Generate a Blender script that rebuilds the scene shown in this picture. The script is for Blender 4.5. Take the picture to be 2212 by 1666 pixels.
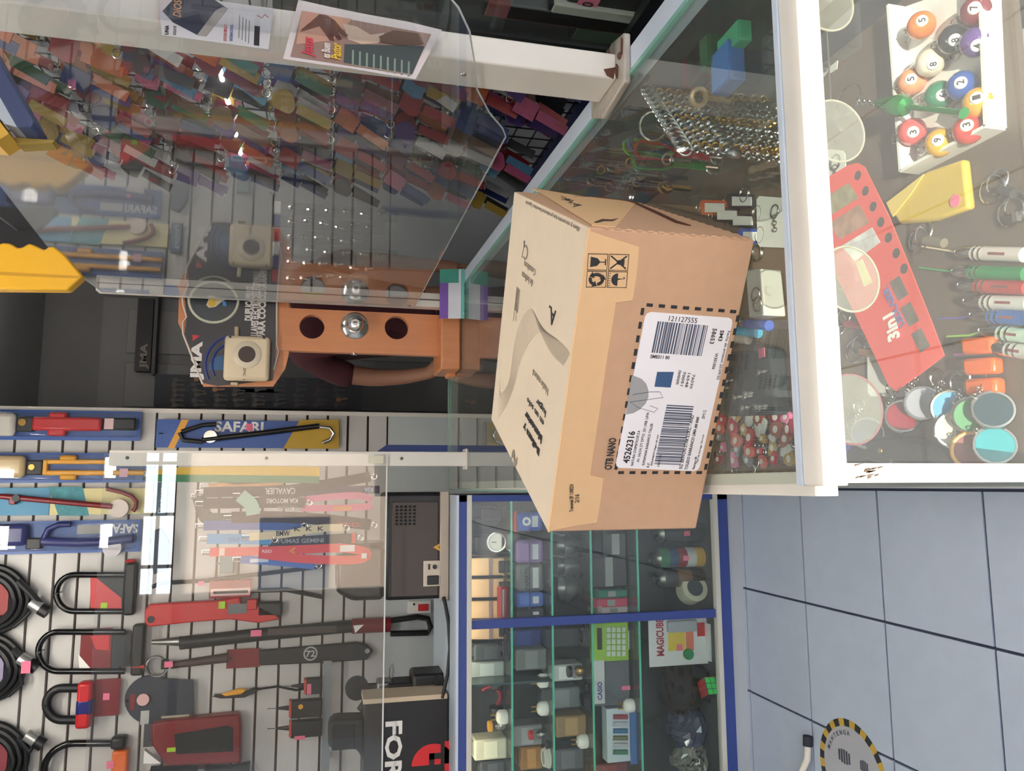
import bpy, bmesh, math, random
from mathutils import Vector as V, Matrix as M
for o in list(bpy.data.objects): bpy.data.objects.remove(o)
SC = bpy.context.scene
COL = SC.collection
RND = random.Random(11)

# ---------------------------------------------------------------- camera (phone held sideways: the picture is rolled a quarter turn)
FPX, HC = 1663.0, 1.37
YAW, PIT, ROL = math.radians(7.6), math.radians(13.6), math.radians(1.5)
FW = V((math.sin(YAW)*math.cos(PIT), math.cos(YAW)*math.cos(PIT), -math.sin(PIT)))
_r0 = V((math.cos(YAW), -math.sin(YAW), 0)); _u0 = _r0.cross(FW)
RT = _r0*math.cos(ROL) + _u0*math.sin(ROL); UP = RT.cross(FW)
CAMP = V((0, 0, HC))
cd = bpy.data.cameras.new('camera'); cam = bpy.data.objects.new('camera', cd); COL.objects.link(cam)
cd.sensor_fit = 'HORIZONTAL'; cd.sensor_width = 36.0; cd.lens = 36.0*FPX/2212.0; cd.clip_start = .02
ax, ay, az = -UP, RT, -FW
cam.matrix_world = M(((ax.x, ay.x, az.x, CAMP.x), (ax.y, ay.y, az.y, CAMP.y), (ax.z, ay.z, az.z, CAMP.z), (0, 0, 0, 1)))
SC.camera = cam

# ---------------------------------------------------------------- sky, sun, exposure
wd = bpy.data.worlds.new('sky'); SC.world = wd; wd.use_nodes = True
bg = wd.node_tree.nodes['Background']; bg.inputs[0].default_value = (.80, .88, 1.0, 1); bg.inputs[1].default_value = 5.0
sl = bpy.data.lights.new('sun', 'SUN'); sun = bpy.data.objects.new('sun', sl); COL.objects.link(sun)
sl.energy = 2.7; sl.color = (1, .90, .76); sl.angle = math.radians(.25)
sun.rotation_euler = V((.24, .93, -.425)).to_track_quat('-Z', 'Y').to_euler()
SC.view_settings.view_transform = 'Standard'; SC.view_settings.look = 'None'
SC.view_settings.gamma = 1.0; SC.view_settings.use_curve_mapping = False
SC.view_settings.exposure = 1.54

# ---------------------------------------------------------------- pixel of the 2212 x 1666 picture -> a point of the place
def ray(x, y):
    return FW + RT*((1666-y-833)/FPX) - UP*((x-1106)/FPX)
def at_z(x, y, z): d = ray(x, y); return CAMP + d*((z-HC)/d.z)
def at_y(x, y, Y): d = ray(x, y); return CAMP + d*(Y/d.y)
def at_x(x, y, X): d = ray(x, y); return CAMP + d*(X/d.x)
def on_plane(x, y, o, n): d = ray(x, y); return CAMP + d*((o-CAMP).dot(n)/d.dot(n))

# ---------------------------------------------------------------- materials
def lin(c):
    r = []
    for v in c:
        v /= 255.0
        r.append(v/12.92 if v <= .04045 else ((v+.055)/1.055)**2.4)
    return (*r, 1.0)
MATS = {}
def mat(rgb, rough=.5, metal=0.0, var=0.0, sc=20.0, bump=0.0, emit=0.0, coat=0.0, spec=.5, stretch=None, tr=0.0, name=None):
    k = (tuple(rgb), rough, metal, var, sc, bump, emit, coat, spec, stretch, tr)
    if k in MATS: return MATS[k]
    m = bpy.data.materials.new(name or 'm_%02x%02x%02x' % tuple(int(c) for c in rgb)); m.use_nodes = True
    nt = m.node_tree; b = nt.nodes['Principled BSDF']
    b.inputs['Base Color'].default_value = lin(rgb); b.inputs['Roughness'].default_value = rough
    b.inputs['Metallic'].default_value = metal; b.inputs['Specular IOR Level'].default_value = spec
    b.inputs['Coat Weight'].default_value = coat; b.inputs['Coat Roughness'].default_value = .08
    if tr: b.inputs['Transmission Weight'].default_value = tr
    if emit:
        b.inputs['Emission Color'].default_value = lin(rgb); b.inputs['Emission Strength'].default_value = emit
    if var or bump:
        tc = nt.nodes.new('ShaderNodeTexCoord'); mp = nt.nodes.new('ShaderNodeMapping'); nz = nt.nodes.new('ShaderNodeTexNoise')
        nt.links.new(tc.outputs['Object'], mp.inputs[0]); nt.links.new(mp.outputs[0], nz.inputs['Vector'])
        if stretch: mp.inputs['Scale'].default_value = stretch
        nz.inputs['Scale'].default_value = sc; nz.inputs['Detail'].default_value = 5
        if var:
            mx = nt.nodes.new('ShaderNodeMix'); mx.data_type = 'RGBA'
            c = lin(rgb); mx.inputs[6].default_value = (*[v*(1-var) for v in c[:3]], 1); mx.inputs[7].default_value = (*[min(1, v*(1+var)) for v in c[:3]], 1)
            nt.links.new(nz.outputs['Fac'], mx.inputs[0]); nt.links.new(mx.outputs[2], b.inputs['Base Color'])
        if bump:
            bp = nt.nodes.new('ShaderNodeBump'); bp.inputs['Strength'].default_value = bump; bp.inputs['Distance'].default_value = .003
            nt.links.new(nz.outputs['Fac'], bp.inputs['Height']); nt.links.new(bp.outputs[0], b.inputs['Normal'])
    MATS[k] = m
    return m
def glass(name, tint=(1, 1, 1), refl=1.0, dust_haze=0.0, dust_haze_col=(.8, .78, .72)):
    """clear sheet: see-through, mirrors more at grazing angles, a pale film of dirt and painted haze"""
    m = bpy.data.materials.new(name); m.use_nodes = True; nt = m.node_tree; nt.nodes.clear(); N = nt.nodes.new; L = nt.links.new
    out = N('ShaderNodeOutputMaterial'); t = N('ShaderNodeBsdfTransparent'); g = N('ShaderNodeBsdfGlossy'); mx = N('ShaderNodeMixShader')
    t.inputs[0].default_value = (*tint, 1); g.inputs['Roughness'].default_value = 0.0
    lw = N('ShaderNodeLayerWeight'); lw.inputs[0].default_value = .5
    p = N('ShaderNodeMath'); p.operation = 'POWER'; p.inputs[1].default_value = 5.0
    a = N('ShaderNodeMath'); a.operation = 'MULTIPLY_ADD'; a.inputs[1].default_value = .96*refl; a.inputs[2].default_value = .04*refl; a.use_clamp = True
    L(lw.outputs['Facing'], p.inputs[0]); L(p.outputs[0], a.inputs[0]); L(a.outputs[0], mx.inputs[0])
    L(t.outputs[0], mx.inputs[1]); L(g.outputs[0], mx.inputs[2])
    if dust_haze:
        d = N('ShaderNodeBsdfDiffuse'); d.inputs[0].default_value = (*dust_haze_col, 1); m2 = N('ShaderNodeMixShader')
        nz = N('ShaderNodeTexNoise'); nz.inputs['Scale'].default_value = 3.0; nz.inputs['Detail'].default_value = 6
        mr = N('ShaderNodeMapRange'); mr.inputs[3].default_value = dust_haze*.5; mr.inputs[4].default_value = dust_haze*1.5
        L(nz.outputs['Fac'], mr.inputs[0]); L(mr.outputs[0], m2.inputs[0])
        L(mx.outputs[0], m2.inputs[1]); L(d.outputs[0], m2.inputs[2]); L(m2.outputs[0], out.inputs[0])
    else: L(mx.outputs[0], out.inputs[0])
    return m
CHROME = mat((205, 203, 198), .18, 1.0, name='chrome')
STEEL = mat((150, 148, 145), .35, 1.0, name='steel')
GOLD = mat((190, 150, 80), .3, 1.0, name='brass')
BLK = mat((22, 23, 26), .45, name='black_plastic')
BLKG = mat((14, 15, 18), .18, name='black_gloss')
INK = mat((46, 44, 44), .8, name='ink')
WHT = mat((232, 230, 226), .45, name='white_plastic')
PINK = mat((236, 120, 150), .8, name='pink_tag')
LIME = mat((170, 205, 60), .8, name='lime_tag')
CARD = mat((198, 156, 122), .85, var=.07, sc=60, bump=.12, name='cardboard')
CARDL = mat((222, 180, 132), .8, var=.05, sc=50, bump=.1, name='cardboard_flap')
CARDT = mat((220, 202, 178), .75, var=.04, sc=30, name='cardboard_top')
ALU = mat((222, 216, 206), .38, var=.06, sc=12, name='white_aluminium')
ALUB = mat((198, 208, 220), .35, var=.04, sc=9, name='grey_aluminium')
BLUE = mat((52, 72, 140), .5, var=.06, name='blue_paint')
WOOD = mat((200, 128, 80), .42, var=.16, sc=6, stretch=(8, 8, .8), coat=.2, name='varnished_wood')
FILL_LAMP = 13.0
LEAF = mat((240, 238, 234), .7, name='paper')

# ---------------------------------------------------------------- mesh builder
class B:
    def __init__(s): s.v = []; s.f = []
    def add(s, vs, fs):
        n = len(s.v); s.v += [V(p) for p in vs]; s.f += [tuple(i+n for i in f) for f in fs]; return s
    def box(s, c, d, rot=None):
        x, y, z = d[0]/2, d[1]/2, d[2]/2
        vs = [V((a, b, e)) for e in (-z, z) for b in (-y, y) for a in (-x, x)]
        if rot is not None: vs = [rot @ v for v in vs]
        return s.add([v+V(c) for v in vs], [(0, 2, 3, 1), (4, 5, 7, 6), (0, 1, 5, 4), (2, 6, 7, 3), (0, 4, 6, 2), (1, 3, 7, 5)])
    def bb(s, a, b):
        a, b = V(a), V(b); return s.box((a+b)/2, (abs(b.x-a.x), abs(b.y-a.y), abs(b.z-a.z)))
    def bar(s, p0, p1, w, h, up=(0, 0, 1)):
        p0, p1 = V(p0), V(p1); d = (p1-p0).normalized(); u = V(up)
        x = d.cross(u); x = x.normalized() if x.length > 1e-6 else d.orthogonal().normalized(); y = x.cross(d)
        vs = [p+x*(a*w/2)+y*(b*h/2) for p in (p0, p1) for a, b in ((-1, -1), (1, -1), (1, 1), (-1, 1))]
        return s.add(vs, [(0, 1, 2, 3), (7, 6, 5, 4), (0, 4, 5, 1), (1, 5, 6, 2), (2, 6, 7, 3), (3, 7, 4, 0)])
    def tube(s, pts, r, n=8, closed=False, cap=True):
        pts = [V(p) for p in pts]; N = len(pts); rr = r if isinstance(r, (list, tuple)) else [r]*N
        rings = []; prev = None
        for i, p in enumerate(pts):
            a = pts[i-1] if (i or closed) else p; b = pts[(i+1) % N] if (i < N-1 or closed) else p
            t = (b-a)
            t = t.normalized() if t.length > 1e-9 else V((0, 0, 1))
            x = t.orthogonal().normalized() if prev is None else (prev - t*prev.dot(t))
            x = x.normalized() if x.length > 1e-6 else t.orthogonal().normalized()
            prev = x; y = t.cross(x)
            rings.append([p+(x*math.cos(2*math.pi*k/n)+y*math.sin(2*math.pi*k/n))*rr[i] for k in range(n)])
        vs = [v for q in rings for v in q]; fs = []
        for i in range(N if closed else N-1):
            j = (i+1) % N
            for k in range(n): k2 = (k+1) % n; fs.append((i*n+k, i*n+k2, j*n+k2, j*n+k))
        if cap and not closed: fs += [tuple(range(n-1, -1, -1)), tuple((N-1)*n+k for k in range(n))]
        return s.add(vs, fs)
    def cyl(s, p0, p1, r0, r1=None, n=16): return s.tube([p0, p1], [r0, r0 if r1 is None else r1], n)
    def ring(s, c, ax, R, r, n=20, m=6, a0=0, a1=360, sx=1.0):
        ax = V(ax).normalized(); x = ax.orthogonal().normalized() if abs(ax.z) > .99 or abs(ax.x) > .99 or abs(ax.y) < .99 else V((1, 0, 0)); y = ax.cross(x)
        full = abs(a1-a0) >= 360; k = n if full else n+1
        pts = [V(c)+x*(R*sx*math.cos(math.radians(a0+(a1-a0)*i/n)))+y*(R*math.sin(math.radians(a0+(a1-a0)*i/n))) for i in range(k)]
        return s.tube(pts, r, m, closed=full)
    def sph(s, c, r, n=12, m=8):
        r = r if isinstance(r, (list, tuple)) else (r, r, r); c = V(c); vs = [c+V((0, 0, r[2]))]; fs = []
        for i in range(1, m):
            t = math.pi*i/m
            for k in range(n): a = 2*math.pi*k/n; vs.append(c+V((r[0]*math.sin(t)*math.cos(a), r[1]*math.sin(t)*math.sin(a), r[2]*math.cos(t))))
        vs.append(c-V((0, 0, r[2]))); L = len(vs)-1
        for k in range(n): fs.append((0, 1+k, 1+(k+1) % n)); fs.append((L, 1+(m-2)*n+(k+1) % n, 1+(m-2)*n+k))
        for i in range(m-2):
            for k in range(n): a = 1+i*n+k; b = 1+i*n+(k+1) % n; fs.append((a, a+n, b+n, b))
        return s.add(vs, fs)
    def lathe(s, c, ax, prof, n=20):
        """prof: (distance along axis, radius)"""
        ax = V(ax).normalized(); x = ax.orthogonal().normalized(); y = ax.cross(x); c = V(c); vs = []; fs = []
        for h, r in prof:
            for k in range(n): a = 2*math.pi*k/n; vs.append(c+ax*h+(x*math.cos(a)+y*math.sin(a))*max(r, 1e-5))
        for i in range(len(prof)-1):
            for k in range(n): k2 = (k+1) % n; fs.append((i*n+k, i*n+k2, (i+1)*n+k2, (i+1)*n+k))
        fs += [tuple(range(n-1, -1, -1)), tuple((len(prof)-1)*n+k for k in range(n))]
        return s.add(vs, fs)
    def plate(s, pts, nrm, t):
        """flat polygon of 3-D points thickened by t along nrm"""
        pts = [V(p) for p in pts]; d = V(nrm).normalized()*t; n = len(pts)
        ar = V((0, 0, 0))
        for i in range(n): ar += pts[i].cross(pts[(i+1) % n])
        if ar.dot(d) < 0: pts.reverse()
        return s.add(pts+[p+d for p in pts], [tuple(range(n-1, -1, -1)), tuple(range(n, 2*n))]+[(i, (i+1) % n, n+(i+1) % n, n+i) for i in range(n)])
    def ribbon(s, pts, wv, t, nv):
        """strap along pts, width vector(s) wv, thickness t along nv"""
        pts = [V(p) for p in pts]; n = len(pts); nv = V(nv)*t; vs = []; fs = []
        for i, p in enumerate(pts):
            w = V(wv[i] if isinstance(wv, list) else wv)/2
            vs += [p-w, p+w, p+w+nv, p-w+nv]
        for i in range(n-1):
            a = 4*i
            for k in range(4): k2 = (k+1) % 4; fs.append((a+k, a+k2, a+4+k2, a+4+k))
        fs += [(3, 2, 1, 0), tuple(4*(n-1)+k for k in range(4))]
        return s.add(vs, fs)
    def mesh(s, name, smooth=True):
        me = bpy.data.meshes.new(name); me.from_pydata([tuple(v) for v in s.v], [], s.f)
        bm = bmesh.new(); bm.from_mesh(me); bmesh.ops.recalc_face_normals(bm, faces=bm.faces); bm.to_mesh(me); bm.free()
        if smooth:
            me.polygons.foreach_set('use_smooth', [True]*len(me.polygons)); me.set_sharp_from_angle(angle=math.radians(38))
        return me
def link(name, data, parent=None):
    o = bpy.data.objects.new(name, data); COL.objects.link(o)
    if parent is not None: o.parent = parent
    return o
def tag(o, label=None, cat=None, group=None, kind=None):
    if label: o['label'] = label
    if cat: o['category'] = cat
    if group: o['group'] = group
    if kind: o['kind'] = kind
    return o
def thing(name, label, cat, loc=(0, 0, 0), group=None, rz=0, rot=None):
    o = link(name, None); o.location = loc; o.rotation_euler = rot or (0, 0, rz); o.empty_display_size = .02
    return tag(o, label, cat, group)
def part(name, b, m, parent=None, bev=0, smooth=True, label=None, kind=None):
    me = b.mesh(name, smooth); me.materials.append(m); o = link(name, me, parent)
    if bev:
        md = o.modifiers.new('bevel', 'BEVEL'); md.width = bev; md.segments = 2; md.limit_method = 'ANGLE'
    if label: o['label'] = label
    if kind: o['kind'] = kind
    return o
def solo(name, b, m, label, cat, group=None, bev=0, smooth=True):
    return tag(part(name, b, m, None, bev, smooth), label, cat, group)
def struct(name, b, m, parent=None, bev=0, smooth=True):
    o = part(name, b, m, parent, bev, smooth)
    if parent is None: o['kind'] = 'structure'
    return o
def copy_tree(o, parent=None):
    c = o.copy(); COL.objects.link(c); c.parent = parent
    for ch in list(o.children): copy_tree(ch, c)
    return c
# lettering -----------------------------------------------------------------
TXT = {}
def text_mesh(body, bold=0.0, shear=0.0, t=.004):
    k = (body, bold, shear)
    if k not in TXT:
        cu = bpy.data.curves.new('lettering', 'FONT'); cu.body = body; cu.size = 1; cu.extrude = t; cu.offset = bold; cu.shear = shear
        cu.align_x = 'CENTER'; cu.align_y = 'CENTER'; cu.resolution_u = 2; cu.space_line = .95
        ob = bpy.data.objects.new('tmp', cu); COL.objects.link(ob); bpy.context.view_layer.update()
        me = bpy.data.meshes.new_from_object(ob); bpy.data.objects.remove(ob)
        xs = [v.co.x for v in me.vertices] or [0, 1]; ys = [v.co.y for v in me.vertices] or [0, 1]
        cx, cy = (min(xs)+max(xs))/2, (min(ys)+max(ys))/2
        for v in me.vertices: v.co.x -= cx; v.co.y -= cy
        TXT[k] = (me, max(xs)-min(xs), max(ys)-min(ys))
    return TXT[k]
def letter(body, c, u, v, w, h, m, parent, bold=.015, shear=0, name='lettering', lift=.0008):
    """lettering centred at c, reading along u, tops towards v, w wide and h tall"""
    me, mw, mh = text_mesh(body, bold, shear); me = me.copy(); u = V(u).normalized(); v = V(v).normalized(); n = u.cross(v); c = V(c)+n*lift
    for p in me.vertices: q = p.co.copy(); p.co = c+u*(q.x*w/mw)+v*(q.y*h/mh)+n*(q.z*.06)
    me.materials.clear(); me.materials.append(m)
    return link(name, me, parent)
PX_, PZ_ = V((1, 0, 0)), V((0, 0, 1))
def tagpaper(T, c, n, w=.014, h=.018, m=PINK, name='price_tag'):
    n = V(n).normalized(); u = n.orthogonal().normalized() if abs(n.z) > .9 else V((0, 0, 1)).cross(n).normalized(); v = n.cross(u)
    o = part(name, B().plate([V(c)+u*(w/2*a)+v*(h/2*b) for a, b in ((-1, -1), (1, -1), (1, 1), (-1, 1))], n, .0007), m, T)
    return o
# ================================================================ the shop itself
G_TOP = glass('counter_glass', (.93, .97, .95), 1.15, .03)
G_FRONT = glass('front_glass', (.95, .97, .95), 1.4, .026, (.85, .80, .68))  # warm film colour paints the reflected haze into this pane
G_SHEET = glass('acrylic', (.97, .98, .98), 1.25, .012)
G_CASE = glass('case_glass', (.94, .98, .96), 1.0, .012)
G_SHELF = mat((120, 200, 175), .1, tr=.6, name='shelf_glass')
G_CLEAR = glass('clear_plastic', (.96, .97, .97), 1.3, .015)
G_EDGE = mat((150, 205, 190), .2, tr=.3, name='glass_edge')
TILE = mat((186, 196, 212), .32, var=.07, sc=14, name='floor_tile')
GROUT = mat((58, 66, 88), .9, name='grout')
fl = struct('floor', B().bb((-2.4, -3.2, -.06), (2.6, 6.0, -.006)), GROUT)
tb = B().box((0, 0, -.004), (.3205, .3205, .010)).mesh('tile', False); tb.materials.append(TILE)
PIT_ = .3272
for i in range(-8, 4):
    for j in range(-16, 3):
        o = link('tile', tb, fl); o.location = (-.0155+PIT_*(i+.5), 1.704+PIT_*(j+.5), 0)
# back wall: slatted panel boards on a dark backing
wb = struct('wall_back', B().bb((-2.4, 4.02, 0), (.37, 4.1, 3.1)), mat((88, 62, 56), .8, name='slat_backing'))
SLAT = mat((196, 194, 190), .45, var=.03, sc=3, name='slat_laminate')
sm = B().box((-1.015, 0, 0), (2.77, .03, .0885)).mesh('slat', False); sm.materials.append(SLAT)
for k in range(3, 23):
    o = link('slat', sm, wb); o.location = (0, 4.006, .805+.1*k)
struct('lower_panel', B().bb((-2.4, 3.99, 0), (.37, 4.02, 1.052)), mat((190, 196, 196), .6), wb)
struct('trim_1', B().bb((.355, 3.985, .3), (.375, 4.03, 3.1)), ALU)
# passage beyond the slatted wall
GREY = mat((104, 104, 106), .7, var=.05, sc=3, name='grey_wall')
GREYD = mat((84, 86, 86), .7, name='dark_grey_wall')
struct('wall_passage', B().bb((.2, 5.3, 0), (2.4, 5.4, 3.1)), GREY)
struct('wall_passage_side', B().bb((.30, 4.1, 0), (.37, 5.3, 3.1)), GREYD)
d1 = struct('door_1', B().bb((.42, 5.24, 0), (1.2, 5.3, 2.75)), mat((112, 112, 114), .6, name='door_paint'))
for z0, z1 in ((.25, 1.15), (1.3, 2.0), (2.15, 2.6)):
    for x0 in (.50, .84): part('panel', B().bb((x0, 5.225, z0), (x0+.28, 5.245, z1)), mat((120, 120, 122), .6), d1, bev=.006)
struct('wall_right', B().bb((1.36, -3, 0), (1.46, 5.3, 3.1)), mat((196, 200, 206), .7, var=.03, sc=4, name='white_wall'))
struct('wall_left', B().bb((-2.5, -3, 0), (-2.4, 5.3, 3.1)), mat((200, 200, 198), .7))
struct('ceiling', B().bb((-2.5, -3.1, 3.1), (2.4, 5.4, 3.2)), mat((150, 150, 150), .8))
wf = struct('wall_front', B().bb((-2.5, -3.12, 2.631), (1.46, -3.0, 2.72)).bb((-2.5, -3.12, 3.04), (1.46, -3.0, 3.2)).bb((-2.5, -3.12, 0), (-1.0, -3, 3.1)).bb((1.2, -3.12, 0), (1.46, -3, 3.1)), mat((196, 178, 156), .7))  # unseen; solid left part and header height are shaped to limit the sun
w1 = struct('window_1', B().bb((-2.2, -3.08, 2.715), (1.2, -3.04, 2.74)).bb((-2.2, -3.08, 3.02), (1.2, -3.04, 3.045)).bb((-2.2, -3.08, 2.87), (1.2, -3.04, 2.90)), mat((60, 62, 70), .5))
for k in range(8): part('mullion', B().box((-2.2+3.4*k/7, -3.06, 2.88), (.03, .04, .33)), mat((60, 62, 70), .5), w1)
struct('sun_block_slab', B().bb((-3, -4.6, 3.325), (2.2, -3.1, 3.445)), mat((190, 180, 168), .8))  # unseen slab added to keep direct sun off the transom and carton
struct('street', B().bb((-14, -16, -.12), (14, -3.2, -.07)), mat((150, 146, 140), .9))
bl = thing('street_building', 'plain beige building standing across the street from the shop front', 'building', (0, -11.2, -.07))
part('wall', B().bb((-9, -.4, 0), (9, .4, 3.9)), mat((206, 176, 146), .8, var=.06, sc=2), bl)
for k in range(6):
    part('window', B().bb((-7.6+2.8*k, .38, 1.3), (-6.2+2.8*k, .43, 2.6)), mat((70, 74, 82), .2), bl)
part('parapet', B().bb((-9.1, -.5, 3.9), (9.1, .5, 4.05)), mat((190, 170, 150), .8), bl)

# ================================================================ near glass counter (its end faces the camera)
ZT = .92
ct = thing('glass_counter', 'long glass display counter with white aluminium frame full of keychains', 'counter', (0, 0, 0))
XR = lambda y: .655+(y-.65)*.032          # staff side edge, slightly skewed
Y0, Y1 = .640, 2.86
part('glass_top', B().plate([(.0, Y0+.012, ZT-.006), (XR(Y0)-.03, Y0+.012, ZT-.006), (XR(Y1)-.03, Y1, ZT-.006), (-.012, Y1, ZT-.006)], (0, 0, 1), .006), G_TOP, ct)
e = part('glass_edge', B().bar((XR(Y0)-.032, Y0, ZT-.001), (XR(Y1)-.032, Y1, ZT-.001), .007, .009), G_EDGE, ct)
part('glass_edge', B().bar((-.012, Y1, ZT-.003), (XR(Y1)-.03, Y1, ZT-.003), .004, .007), G_EDGE, ct)
part('glass_edge', B().bar((-.014, 1.1, ZT-.003), (-.014, Y1, ZT-.003), .004, .007), G_EDGE, ct)
part('front_rail', B().bb((-.002, .628, .8945), (.80, .660, .9205)), ALU, ct, bev=.0015)
part('rail_lip', B().bb((-.002, .660, .912), (.80, .668, .9225)), ALUB, ct)
part('left_rail', B().bb((-.012, .652, .888), (.012, Y1, .9135)), ALU, ct, bev=.001)
part('right_rail', B().bar((XR(Y0)-.010, Y0, ZT-.012), (XR(Y1)-.010, Y1, ZT-.012), .044, .026), ALUB, ct, bev=.001)
part('far_rail', B().bb((-.012, Y1-.03, .888), (XR(Y1), Y1, .9135)), ALU, ct)
part('corner_post', B().bb((.0005, .628, .10), (.019, .650, .8945)), ALU, ct, bev=.001)
part('corner_post', B().bb((.70, .628, .10), (.72, .650, .8945)), ALU, ct)
for xx, yy in ((-.0, Y1-.012), (XR(Y1)-.02, Y1-.012)): part('corner_post', B().box((xx, yy, .5), (.02, .02, .79)), ALU, ct)
part('front_pane', B().bb((.019, .634, .42), (.70, .638, .895)), G_FRONT, ct)
part('side_pane', B().bb((-.004, .65, .42), (.0, Y1-.02, .89)), G_CASE, ct)
part('sliding_door', B().plate([(XR(Y0)-.02, .66, .42), (XR(Y1)-.02, Y1-.02, .42), (XR(Y1)-.02, Y1-.02, .885), (XR(Y0)-.02, .66, .885)], (1, 0, 0), .01), mat((52, 56, 56), .5), ct)
part('shelf', B().plate([(.002, .642, .626), (XR(Y0)-.024, .642, .626), (XR(Y1)-.024, Y1-.03, .626), (.002, Y1-.03, .626)], (0, 0, 1), .014), mat((98, 84, 70), .5, var=.15, sc=4, name='shelf_board'), ct)
part('side_shelf', B().bb((.47, .67, .812), (.655, .97, .819)), G_CASE, ct, smooth=False)
part('base_cabinet', B().plate([(-.008, .634, .03), (XR(Y0), .634, .03), (XR(Y1), Y1, .03), (-.008, Y1, .03)], (0, 0, 1), .39), mat((206, 206, 204), .5), ct)
part('plinth', B().plate([(.02, .67, 0), (XR(Y0)-.03, .67, 0), (XR(Y1)-.03, Y1-.03, 0), (.02, Y1-.03, 0)], (0, 0, 1), .03), BLK, ct)
sc2 = B()
for k in range(14):
    x0 = .004+RND.random()*.012; z0 = .86+.028*RND.random(); sc2.plate([(x0, .6278, z0), (x0+.002, .6278, z0-.001), (x0+.003, .6278, z0-.006-.006*RND.random()), (x0+.001, .6278, z0-.004)], (0, -1, 0), .0002)
part('scuff', sc2, mat((96, 82, 66), .9), ct)
# ---------------------------------------------------------------- upright posts of the acrylic shields
p1 = thing('shield_post', 'white square tube post with rusty foot bracket holding paper posters', 'post', (.640, 1.08, ZT))
part('tube', B().bb((0, 0, .012), (.044, .078, 1.42)), ALU, p1, bev=.003)
part('foot_bracket', B().plate([(-.020, -.030, .0005), (.060, -.034, .0005), (.074, .02, .0005), (.052, .118, .0005), (-.006, .122, .0005), (-.032, .07, .0005)], (0, 0, 1), .012), mat((176, 168, 156), .5, .3, var=.2, sc=60, bump=.3, name='worn_bracket'), p1, bev=.003)
rust = mat((92, 58, 46), .9, var=.3, sc=80, name='rust')
part('rust_patch', B().plate([(-.002, -.006, .0126), (.016, -.010, .0126), (.024, -.004, .0126), (.010, .0, .0126)], (0, 0, 1), .002).plate([(.026, -.028, .0125), (.05, -.031, .0125), (.056, -.026, .0125), (.03, -.023, .0125)], (0, 0, 1), .002).plate([(-.0005, -.0006, .018), (.020, -.0006, .014), (.014, -.0006, .034), (.004, -.0006, .029)], (0, -1, 0), .0008), rust, p1)
for bx_, by_ in ((.062, .03), (.03, -.018)): part('bolt', B().sph((bx_, by_, .0135), (.006, .006, .004)), rust, p1)
p2 = thing('shield_post', 'slim white post with a dark seam standing beside the wooden lock board', 'post', (.614, 2.60, ZT))
part('tube', B().bb((.0, .0, .0), (.024, .045, 1.16)).bb((.0275, .0, .0), (.050, .045, 1.16)), ALU, p2, bev=.002)
part('seam', B().bb((.022, .004, .0), (.0285, .04, 1.155)), mat((70, 66, 70), .8), p2)
part('foot', B().bb((-.006, -.012, 0), (.056, .056, .004)), ALU, p2)
p3 = thing('shield_post', 'white flat post at the counter end with yellow lanyards beside it', 'post', (.062, 2.47, ZT))
part('tube', B().bb((.0, .0, .0), (.046, .03, 1.06)), ALU, p3, bev=.002)
part('foot', B().bb((-.01, -.01, 0), (.056, .05, .004)), ALU, p3)
for z_ in (.21, .62, 1.01): part('screw', B().sph((.024, -.001, z_), (.005, .003, .005)), mat((110, 108, 104), .4, .8), p3)
# ---------------------------------------------------------------- acrylic sheets
s1 = thing('acrylic_shield', 'clear acrylic sheet with a rounded lower corner between the two right posts', 'shield', (0, 0, 0))
XS = lambda y: .637-(y-1.08)*.017
prof = [(2.595, 1.08), (1.30, 1.062), (1.27, 1.075), (1.22, 1.11), (1.15, 1.145), (1.07, 1.165), (1.0, 1.185), (.95, 1.21), (.925, 1.23), (.89, 2.2), (2.595, 2.06)]
part('sheet', B().plate([(XS(y), y, z) for y, z in prof], (-1, 0, 0), .003), G_SHEET, s1, smooth=False)
part('sheet_edge', B().tube([(XS(y)-.0015, y, z) for y, z in prof], .0016, 5, closed=True), mat((190, 196, 198), .15, name='acrylic_edge'), s1)
for y_, z_ in ((1.105, 1.175), (1.105, 1.43), (2.575, 1.10)): part('screw', B().sph((XS(y_)-.005, y_, z_), (.003, .005, .005)), CHROME, s1)
s2 = thing('acrylic_shield', 'wide clear acrylic sheet hung over the far showcase in front of lanyards', 'shield', (0, 0, 0))
zb = at_y(830, 1300, 2.46).z
part('sheet', B().bb((-1.9, 2.464, zb), (.10, 2.467, 1.99)), G_SHEET, s2, smooth=False)
part('sheet_edge', B().bb((-1.9, 2.4635, zb-.004), (.10, 2.4675, zb+.0005)), mat((214, 214, 210), .2), s2)
c = at_y(812, 993, 2.46); part('sticker', B().bb((c.x-.012, 2.462, c.z-.024), (c.x+.012, 2.464, c.z+.024)), mat((226, 220, 196), .7), s2)

# ================================================================ far showcase
FC = 2.37; XL, XE = -1.75, -.03
sh = thing('showcase', 'blue framed glass showcase with glass shelves and grey plinth', 'showcase', (0, 0, 0))
part('plinth', B().bb((XL, FC+.005, 0), (XE, FC+.46, .052)), mat((176, 182, 188), .5, var=.03), sh)
part('bottom_rail', B().bb((XL, FC, .05), (XE, FC+.03, .088)), BLUE, sh)
part('track', B().bb((XL, FC-.004, .088), (XE, FC+.02, .104)), mat((200, 198, 188), .35), sh)
part('floor_board', B().bb((XL, FC+.02, .06), (XE, FC+.46, .080)), mat((74, 76, 76), .6), sh)
part('back_board', B().bb((XL, FC+.455, .05), (XE, FC+.47, .94)), mat((66, 70, 70), .6, var=.08, sc=3), sh)
part('top_rail', B().bb((XL, FC, .936), (XE, FC+.03, .962)), BLUE, sh)
part('top_track', B().bb((XL, FC-.004, .922), (XE, FC+.02, .937)), mat((206, 202, 190), .35), sh)
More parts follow.
